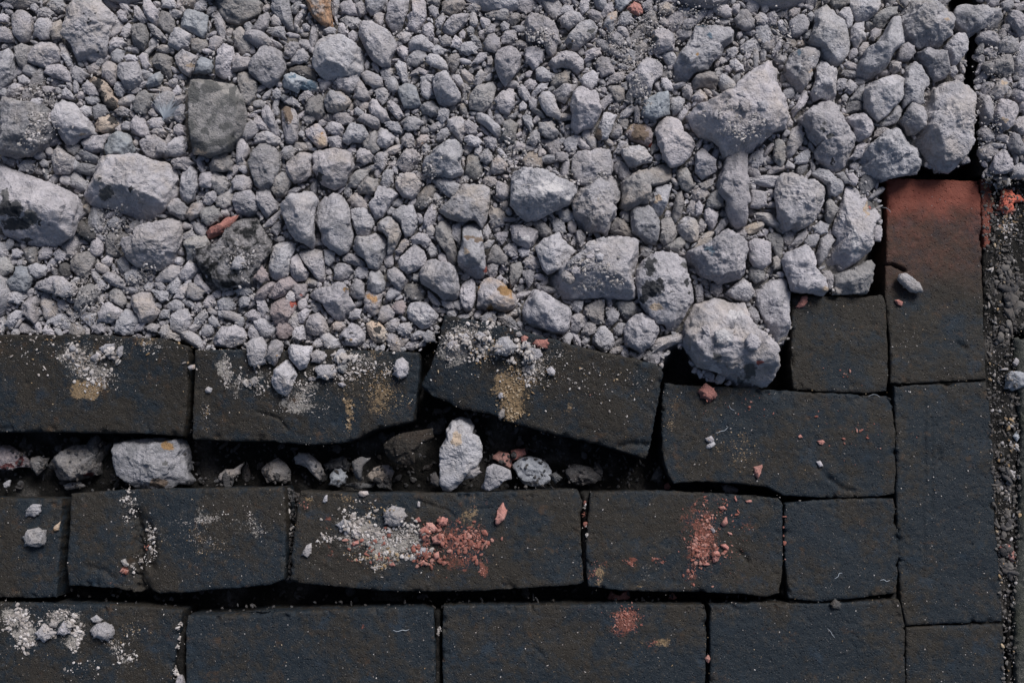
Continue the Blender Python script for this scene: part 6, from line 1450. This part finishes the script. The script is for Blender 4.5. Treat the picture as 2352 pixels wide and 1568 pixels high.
lowV = {}
def quick_rock(r, seed, lv, ang):
    """small stone from a cached set of shapes, turned and stretched"""
    key = (lv, seed % 28, ang)
    if key not in lowV:
        q = np.random.default_rng(seed % 28 + 50)
        def rad(t, a=q.uniform(0, 6.28), b=q.uniform(.05, .22), c=q.uniform(.03, .14)): return 1 + b * np.cos(2 * (t - a)) + c * np.cos(3 * t + a)
        Pt, T, _ = rock(lv, rad, q.uniform(.6, .95), q.uniform(.6, .9), 'pebble' if ang == 0 else 'rock', seed % 28 + 900, chips=7)
        lowV[key] = (Pt, T)
    Pt, T = lowV[key]
    a = rng.uniform(0, 6.283); c, s = math.cos(a), math.sin(a); sx = rng.uniform(.85, 1.3) if rng.uniform() < .7 else rng.uniform(1.3, 1.75)
    x = Pt[:, 0] * sx; y = Pt[:, 1] / sx; z = Pt[:, 2] * rng.uniform(.75, 1.15)
    tl = rng.uniform(-.4, .4); y, z = y * math.cos(tl) - z * math.sin(tl), y * math.sin(tl) + z * math.cos(tl)
    return np.stack([x * c - y * s, x * s + y * c, z], 1) * r, T
GV = []; GT = []; GA = []; off = 0
def add_gravel(V, T, tone):
    global off
    GV.append(V); GT.append(T + off); GA.append(np.tile(tone[:3], (len(V), 1))); off += len(V)
for V, T, tone in small_parts: add_gravel(V, T, tone)
for (u, v, r) in fill:
    R = r * S0
    z = float(zbase(u, v)) - .0045 + rng.uniform(-.003, .0022) + .05 * R
    x, y = at(u, v, z)
    lv = 5 if r > 45 else 4 if r > 16 else 3 if r > 6.5 else 2
    V, T = quick_rock(R * 1.16, int(rng.integers(1e6)), lv, int(rng.uniform() < .72))
    V = V + np.array([float(x), float(y), z])
    splat(V)
    tone = np.array([.50 + rng.normal(0, .15), max(0, rng.normal(.18, .28)), rng.uniform()])
    if rng.uniform() < .12: tone[0] -= .25
    add_gravel(V, T, tone)
print('gravel stones', len(fill), 'verts', off)
# rubble and dirt lumps lying in the gaps, coloured dark for the shade there
gap_from = len(GV)
RV = []; RT = []; RA = []; roff = 0
for (lo_, hi_, n) in ((9, 20, 60), (4, 9, 420), (1.6, 4, 2600)):
    for _ in range(n):
        P = GAPS[0] if rng.uniform() < .72 else random.choice(GAPS[1:])
        a = np.array(P); u = rng.uniform(max(a[:, 0].min(), -200), a[:, 0].max()); v = rng.uniform(a[:, 1].min(), a[:, 1].max())
        if not inside(np.array([u]), np.array([v]), P)[0]: continue
        r = rng.uniform(lo_, hi_); R = r * S0; x, y = at(u, v, -.045)
        z = float(hz(np.array([x]), np.array([y]))[0])
        if z > -.028 and r > 4: continue
        z = min(z, -.02) + R * .25; x, y = at(u, v, z)
        V, T = quick_rock(R, int(rng.integers(1e6)), 3 if r > 6 else 2 if r > 2.6 else 1, int(rng.uniform() < .8))
        V = V + np.array([float(x), float(y), z]); splat(V)
        RV.append(V); RT.append(T + roff); roff += len(V); RA.append(np.tile([rng.uniform(.1, .75), rng.uniform(0, .6), 0], (len(V), 1)))
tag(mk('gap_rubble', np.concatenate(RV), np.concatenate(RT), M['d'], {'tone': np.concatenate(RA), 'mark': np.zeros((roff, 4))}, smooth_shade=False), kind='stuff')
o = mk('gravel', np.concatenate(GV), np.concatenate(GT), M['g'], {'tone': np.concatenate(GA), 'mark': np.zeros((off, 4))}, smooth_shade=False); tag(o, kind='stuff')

# ------------------------------------------------------------------ grit and crumbs
CV = []; CT = []; CA = []; coff = 0
HUE = {'w': [(.42, .39, .375), (.33, .30, .285), (.25, .225, .21), (.48, .45, .44)], 'o': [(.26, .18, .10), (.20, .13, .065), (.36, .28, .19)],
       'r': [(.27, .098, .075), (.19, .058, .04), (.34, .165, .135), (.23, .075, .055)], 'k': [(.03, .032, .036), (.055, .052, .05), (.10, .095, .09)], 'g': [(.34, .325, .33), (.27, .26, .26), (.41, .39, .395)]}
def reset():
    global CV, CT, CA, coff
    CV, CT, CA, coff = [], [], [], 0
def crumb(u, v, r, hue, sink=.25, lv=None, zmax=None):
    global coff
    R = r * S0; x, y = at(u, v, 0.0); z0 = float(hz(np.array([x]), np.array([y]))[0])
    if z0 < -.1: return
    x, y = at(u, v, z0)
    lv = lv or (2 if r > 2.6 else 1)
    V, T = quick_rock(R, int(rng.integers(1e6)), lv, 1); V[:, 2] *= .75
    V = V + np.array([float(x), float(y), z0 + R * (.7 - 2 * sink * .7)])
    c = np.array(random.choice(HUE[hue])) * rng.uniform(.75, 1.15)
    CV.append(V); CT.append(T + coff); CA.append(np.tile(c, (len(V), 1))); coff += len(V)
def cluster(u, v, a, b, n, lo, hi, hues, tn=0):
    c, s = math.cos(math.radians(tn)), math.sin(math.radians(tn))
    subs = rng.normal(0, .45, (max(4, n // 12), 2)) * (a, b)
    for _ in range(n):
        p, q = subs[rng.integers(len(subs))] + rng.standard_t(3, 2) * .17 * (min(a, 2 * b), min(b, 2 * a))
        r = lo * .85 + (hi * .92 - lo * .85) * rng.uniform() ** 4.5
        crumb(u + p * c - q * s, v + p * s + q * c, r, random.choice(hues))
def emit(name):
    if CV: tag(mk(name, np.concatenate(CV), np.concatenate(CT), M['crumb'], {'hue': np.concatenate(CA)}, smooth_shade=False), kind='stuff')

# grit lying over the heap, thick in the patches the photo shows
reset()
for _ in range(27000):
    u = rng.uniform(-250, 2600); v = rng.uniform(-250, 900)
    if not inside(np.array([u]), np.array([v]), HEAP)[0]: continue
    if any(inside(np.array([u]), np.array([v]), P)[0] for P in DEEP[:4]): continue
    x, y = at(u, v, 0.0)
    if float(hz(np.array([x]), np.array([y]))[0]) > float(zbase(u, v)) + .001: continue
    crumb(u, v, 1.1 + 2.6 * rng.uniform() ** 2.5, 'g')
for (u, v, a, b, n) in ((60, 285, 80, 45, 700), (80, 235, 70, 35, 350), (1248, 78, 30, 34, 260), (1440, 110, 60, 60, 700), (1500, 60, 70, 50, 300), (1600, 40, 80, 40, 300), (1720, 250, 90, 45, 420), (1700, 300, 60, 30, 120), (1255, 410, 70, 30, 380), (1375, 430, 26, 38, 170),
                        (1350, 600, 55, 40, 330), (1390, 640, 60, 25, 120), (1460, 170, 50, 40, 250), (1480, 240, 50, 25, 160), (1000, 470, 25, 25, 160), (985, 390, 30, 20, 120), (980, 370, 30, 40, 160), (1180, 350, 40, 40, 200), (200, 700, 60, 60, 320), (270, 520, 60, 40, 260), (320, 640, 50, 30, 200), (1790, 90, 40, 60, 200), (1720, 130, 60, 40, 150), (2290, 250, 40, 120, 400), (2300, 120, 40, 60, 300), (548, 590, 50, 50, 260)):
    cluster(u, v, a, b, n, 1.2, 4.2, 'ggggw')
emit('grit')

# pale crumbs on the bricks
reset()
for (u, v, a, b, n, lo, hi, h) in ((165, 815, 30, 26, 150, .9, 5, 'w'), (215, 850, 40, 40, 260, .8, 5, 'w'), (262, 808, 30, 22, 90, 1, 7, 'w'), (345, 788, 22, 12, 60, .8, 2.6, 'w'), (230, 880, 45, 25, 110, .8, 2.4, 'w'), (207, 893, 40, 18, 200, .7, 1.8, 'o'), (170, 830, 70, 50, 120, .7, 2, 'wo'),
        (520, 850, 14, 45, 200, .7, 2.6, 'w'), (545, 885, 14, 45, 120, .7, 2, 'w'), (600, 870, 20, 40, 110, .8, 3.4, 'w'), (575, 880, 15, 20, 10, 3, 9, 'w'), (690, 925, 50, 28, 260, .7, 1.9, 'w'), (705, 870, 60, 40, 140, .8, 3.4, 'w'), (800, 850, 40, 24, 150, .9, 5, 'w'), (830, 830, 60, 24, 140, .9, 4, 'w'), (790, 820, 30, 16, 60, 2, 8, 'w'), (880, 850, 30, 16, 40, 1.5, 5, 'wo'), (850, 880, 70, 50, 170, .7, 2, 'wo'), (880, 910, 45, 45, 260, .7, 2, 'o'), (800, 945, 10, 50, 110, .8, 3, 'o'), (470, 960, 18, 45, 60, .7, 2.2, 'wo'),
        (1050, 790, 44, 50, 420, .8, 3.6, 'w'), (1065, 768, 50, 28, 170, 1, 6, 'w'), (1110, 780, 40, 40, 130, 1.2, 7, 'w'), (1125, 800, 50, 30, 140, 1, 4, 'wo'), (1200, 810, 30, 36, 110, 1.2, 7, 'w'), (1215, 850, 30, 30, 240, .8, 4, 'w'), (1175, 905, 34, 55, 520, .7, 3.4, 'o'), (1175, 950, 16, 22, 120, .8, 3, 'o'), (1240, 860, 50, 50, 170, .7, 2, 'wo'), (1330, 850, 110, 60, 150, .6, 1.5, 'wo'),
        (300, 1155, 24, 34, 130, .8, 3.6, 'w'), (350, 1235, 16, 40, 100, .9, 4.5, 'w'), (320, 1290, 30, 24, 70, 1, 4.5, 'w'), (480, 1192, 60, 14, 130, .7, 2, 'w'), (592, 1205, 18, 30, 60, .8, 2.4, 'w'), (480, 1245, 60, 24, 110, .6, 1.6, 'wo'), (480, 1220, 120, 70, 170, .5, 1.2, 'wo'),
        (815, 1200, 40, 28, 170, 1, 5.5, 'w'), (850, 1225, 40, 30, 200, 1, 6, 'w'), (895, 1235, 60, 30, 420, .8, 3, 'w'), (940, 1215, 40, 26, 140, 1, 5, 'w'), (880, 1275, 75, 18, 240, .9, 4.4, 'wo'), (945, 1275, 40, 14, 80, 1.5, 6, 'w'), (750, 1235, 36, 24, 60, .9, 4.2, 'w'), (850, 1165, 90, 20, 90, .8, 3.4, 'wo'), (880, 1300, 50, 10, 40, 1, 4, 'wo'),
        (40, 1420, 36, 24, 230, 1, 5.5, 'w'), (60, 1458, 26, 34, 260, .8, 4.6, 'w'), (138, 1412, 34, 18, 150, .9, 4, 'w'), (172, 1428, 16, 22, 70, 1.2, 6, 'w'), (176, 1468, 16, 26, 100, .9, 4, 'w'), (120, 1440, 60, 30, 90, .8, 3, 'w'), (55, 1485, 26, 12, 50, 1, 4, 'w'), (270, 1480, 26, 30, 80, .8, 3.4, 'w'), (288, 1506, 20, 12, 60, 1, 4, 'w'), (180, 1530, 70, 30, 36, .9, 4, 'w'), (300, 1450, 60, 50, 60, .7, 2.4, 'wo'),
        (411, 1450, 6, 60, 60, 1.2, 4.6, 'w'), (408, 1545, 8, 24, 40, 1.2, 5, 'w'), (1008, 1440, 5, 30, 24, 1.2, 4, 'w'), (1345, 1200, 4, 60, 24, 1.2, 4, 'w'), (1700, 1040, 50, 50, 130, .6, 2, 'o'), (1540, 960, 20, 50, 70, .6, 1.6, 'o'), (1660, 1000, 120, 80, 70, .6, 2.2, 'wo'), (670, 1200, 6, 60, 18, 1.5, 4, 'w'), (1270, 840, 60, 40, 60, .8, 2.5, 'w')):
    cluster(u, v, a, b, n, lo, hi, h)
for _ in range(700):   # grit thinning out from the heap's edge
    u = rng.uniform(0, 1500); v = 772 + (u > 1020) * (u - 1020) * .2 + abs(rng.normal(0, 42)); crumb(u, v, .6 + 2.6 * rng.uniform() ** 4, random.choice('wwwwo'))
for _ in range(2300):   # stray grains everywhere on the paving
    u = rng.uniform(-100, 2300); v = rng.uniform(690, 1580)
    if inside(np.array([u]), np.array([v]), HEAP)[0]: continue
    x, y = at(u, v, 0.0)
    if float(hz(np.array([x]), np.array([y]))[0]) < -.006: continue
    crumb(u, v, .45 + 1.2 * rng.uniform() ** 4, random.choice('wwwo'))
for _ in range(60):
    u = rng.uniform(2040, 2255); v = rng.uniform(420, 1500); crumb(u, v, .5 + 1.4 * rng.uniform() ** 3, 'w')
emit('stone_crumbs')

reset()
for (u, v, a, b, n, lo, hi) in ((1010, 1240, 34, 40, 160, 1.2, 6), (1060, 1245, 50, 30, 320, 1, 6), (1090, 1230, 30, 30, 120, 1, 6.5), (960, 1275, 50, 22, 60, 1.2, 6), (1000, 1290, 40, 12, 50, 1.5, 6.5), (830, 1235, 60, 40, 40, 1.5, 6), (890, 1285, 80, 16, 40, 1.2, 5),
        (1622, 1215, 24, 50, 300, .8, 3.2), (1610, 1255, 32, 40, 330, .9, 5), (1640, 1270, 26, 24, 60, 1.5, 6), (1590, 1310, 16, 22, 60, .9, 3.5), (1660, 1170, 40, 30, 50, .9, 4), (1448, 1292, 14, 9, 60, .8, 2.4), (1435, 1422, 34, 26, 300, .8, 3), (1520, 1285, 20, 8, 40, .9, 3.4), (1380, 1310, 20, 24, 40, .7, 2), (1112, 1308, 14, 18, 60, .8, 2.4),
        (1343, 1190, 4, 34, 16, 2, 5), (1800, 1200, 3, 50, 8, 2, 5), (1960, 1000, 160, 90, 34, 1, 4.2), (1720, 960, 120, 70, 34, .9, 3.6), (1930, 850, 70, 20, 7, 1.5, 3.6), (1710, 1250, 70, 70, 26, 1, 3.6), (285, 1312, 10, 8, 20, 1.2, 4.5), (1505, 1478, 20, 8, 40, .8, 2.4), (340, 1255, 8, 6, 5, 2, 4.5), (700, 1160, 12, 14, 10, 1, 3)):
    cluster(u, v, a, b, n, lo, hi, 'r')
emit('brick_crumbs')

# dark and pale grit in the dirt strip at the right
reset()
for _ in range(3400):
    v = rng.uniform(405, 1600); u = rng.uniform(2255, 2360)
    if not inside(np.array([u]), np.array([v]), STRIP)[0]: continue
    crumb(u, v, 1.0 + 3.6 * rng.uniform() ** 3, random.choice('kkkkkkkkkkkkkkkkkgowkk'))
for (u, v, a, b, n, lo, hi, h) in ((2300, 430, 30, 20, 70, 1.5, 7, 'kgw'), (2305, 520, 30, 30, 160, 1.2, 4, 'gwo'), (2315, 640, 20, 60, 160, 1.5, 7, 'kkk'), (2312, 700, 26, 120, 130, 3, 13, 'kkk'), (2312, 1200, 16, 200, 150, 3, 10, 'kkk'), (2318, 1100, 10, 60, 60, 1.2, 4.5, 'kgw'), (2320, 1000, 12, 60, 50, 1.5, 6, 'kgwo'), (2318, 470, 26, 30, 60, 1, 4, 'r'), (2268, 480, 12, 60, 40, .8, 2.4, 'wo')):
    cluster(u, v, a, b, n, lo, hi, h)
emit('dirt_grit')

# ------------------------------------------------------------------ feather
def feather():
    b = np.array(at(370, 268, .034)); zb = float(hz(np.array([b[0]]), np.array([b[1]]))[0]) + .004
    root = bpy.data.objects.new('feather', None); COL.objects.link(root); root.location = (b[0], b[1], zb)
    tag(root, 'small fluffy white down feather caught between grey stones', 'feather')
    q = np.random.default_rng(3)
    def strands(n, a0, a1, l0, l1, w, rise):
        V = []; Fc = []
        for k in range(n):
            a = math.radians(q.uniform(a0, a1)); L = q.uniform(l0, l1); bend = q.uniform(-.35, .35); up = q.uniform(.2, 1) * rise
            st = q.uniform(0, .25) * L; o = len(V); N = 8
            for j in range(N):
                t = j / (N - 1); aa = a + bend * t; r = st + L * t
                p = np.array([math.cos(aa) * r, math.sin(aa) * r, up * math.sin(t * 1.9) + .0006]); s = np.array([-math.sin(aa), math.cos(aa), 0]) * w * (1 - .75 * t) / 2
                V += [p - s, p + s + np.array([0, 0, w * .5])]
            for j in range(N - 1): Fc.append([o + 2 * j, o + 2 * j + 1, o + 2 * j + 3, o + 2 * j + 2])
        return np.array(V), np.array(Fc)
    V, Fc = strands(120, 40, 112, .012, .026, .00030, .006); mk('vane', V, Fc, M['feather'], parent=root)
    V, Fc = strands(34, 18, 50, .010, .024, .00030, .005); mk('down', V, Fc, M['feather'], parent=root)
    V, Fc = strands(12, 170, 360, .003, .007, .0003, .002); mk('tuft', V, Fc, M['feather'], parent=root)
    V, Fc = strands(3, 84, 90, .016, .019, .0006, .003); mk('shaft', V, Fc, M['feather'], parent=root)
feather()

# ------------------------------------------------------------------ pale fibres on the paving
def fibre(label, pts, r=.00022):
    P = [np.array([*[float(q) for q in at(a, b, 0.0)], 0.0]) for a, b in pts]
    for p in P: p[2] = max(float(hz(np.array([p[0]]), np.array([p[1]]))[0]), -.004) + .0006
    # smooth curve through the points
    T = np.linspace(0, len(P) - 1, 6 * len(P)); C = []
    for tt in T:
        i = min(int(tt), len(P) - 2); f = tt - i; p0, p1, p2, p3 = P[max(i - 1, 0)], P[i], P[i + 1], P[min(i + 2, len(P) - 1)]
        C.append(.5 * (2 * p1 + (p2 - p0) * f + (2 * p0 - 5 * p1 + 4 * p2 - p3) * f * f + (3 * p1 - p0 - 3 * p2 + p3) * f ** 3))
    C = np.array(C); V = []; Fc = []; n = len(C)
    for i in range(n):
        d = C[min(i + 1, n - 1)] - C[max(i - 1, 0)]; d /= np.linalg.norm(d) + 1e-9
        a = np.cross(d, [0, 0, 1.]); a /= np.linalg.norm(a) + 1e-9; b = np.cross(a, d); rr = r * (1 - .6 * abs(2 * i / (n - 1) - 1) ** 3)
        for k in range(4): V.append(C[i] + rr * (a * math.cos(k * 1.5708) + b * math.sin(k * 1.5708)))
    for i in range(n - 1):
        for k in range(4): Fc.append([4 * i + k, 4 * i + (k + 1) % 4, 4 * i + 4 + (k + 1) % 4, 4 * i + 4 + k])
    o = mk('fibre', np.array(V), np.array(Fc), M['feather']); set_origin(o, tuple(C[0])); tag(o, label, 'fibre', 'pale fibres on the paving')
fibre('pale hooked fibre on the dark brick right of the diamond shaped chip', [(1674, 930), (1677, 938), (1686, 942)])
fibre('pale thread lying slantwise above the two white flakes on the dark brick', [(1645, 995), (1655, 990), (1664, 988), (1671, 980)], .0003)
fibre('thin curved fibre along the joint under the small square brick', [(1993, 910), (2003, 906), (2012, 907), (2019, 912)])
fibre('branched looking pale fibre on the bottom brick left of the corner', [(1900, 1442), (1908, 1450), (1911, 1456), (1918, 1464)])
fibre('short bent fibre on the clean dark brick near its left side', [(1916, 1328), (1924, 1323), (1927, 1316), (1934, 1315)], .0003)
fibre('wavy pale fibre on the clean dark brick by the long edge brick', [(2021, 1332), (2029, 1330), (2036, 1334), (2043, 1331)], .0003)
fibre('long wavy fibre on the bottom brick with the chipped upper edge', [(903, 1446), (913, 1449), (924, 1446), (933, 1447), (940, 1444)], .0003)
fibre('fine arched fibre across the rim of the deep gap at the red ended brick', [(2026, 477), (2035, 478), (2041, 483), (2044, 489)])

# ------------------------------------------------------------------ camera, light, sky
cd = bpy.data.cameras.new('camera'); cam = bpy.data.objects.new('camera', cd); COL.objects.link(cam)
cd.sensor_fit = 'HORIZONTAL'; cd.sensor_width = 36.0; cd.lens = 36.0 * F / PW
cd.clip_start = .05; cd.clip_end = 200
cam.location = CAM; cam.rotation_euler = (TH, 0, 0)
scene.camera = cam

SUN_DIR = np.array([.34, .62, .66]); SUN_DIR /= np.linalg.norm(SUN_DIR)
elev = math.asin(SUN_DIR[2]); azim = math.atan2(SUN_DIR[0], SUN_DIR[1])
ld = bpy.data.lights.new('sun', 'SUN'); ld.energy = 2.25; ld.angle = math.radians(25); ld.color = (1.0, .985, .97)
lo = bpy.data.objects.new('sun', ld); COL.objects.link(lo)
from mathutils import Vector
lo.rotation_euler = Vector(SUN_DIR).to_track_quat('Z', 'Y').to_euler(); lo.location = (0, 0, 3)
w = bpy.data.worlds.new('World'); scene.world = w; w.use_nodes = True
t = w.node_tree; bg = t.nodes['Background']; sky = t.nodes.new('ShaderNodeTexSky'); sky.sky_type = 'NISHITA'; sky.sun_disc = False
sky.sun_elevation = elev; sky.sun_rotation = azim; sky.air_density = 1.0; sky.dust_density = 3.0
t.links.new(sky.outputs[0], bg.inputs[0]); bg.inputs[1].default_value = .05
scene.view_settings.view_transform = 'Standard'; scene.view_settings.look = 'None'; scene.view_settings.exposure = 0.95; scene.view_settings.gamma = 1.0
scene.cycles.max_bounces = 4; scene.cycles.diffuse_bounces = 3
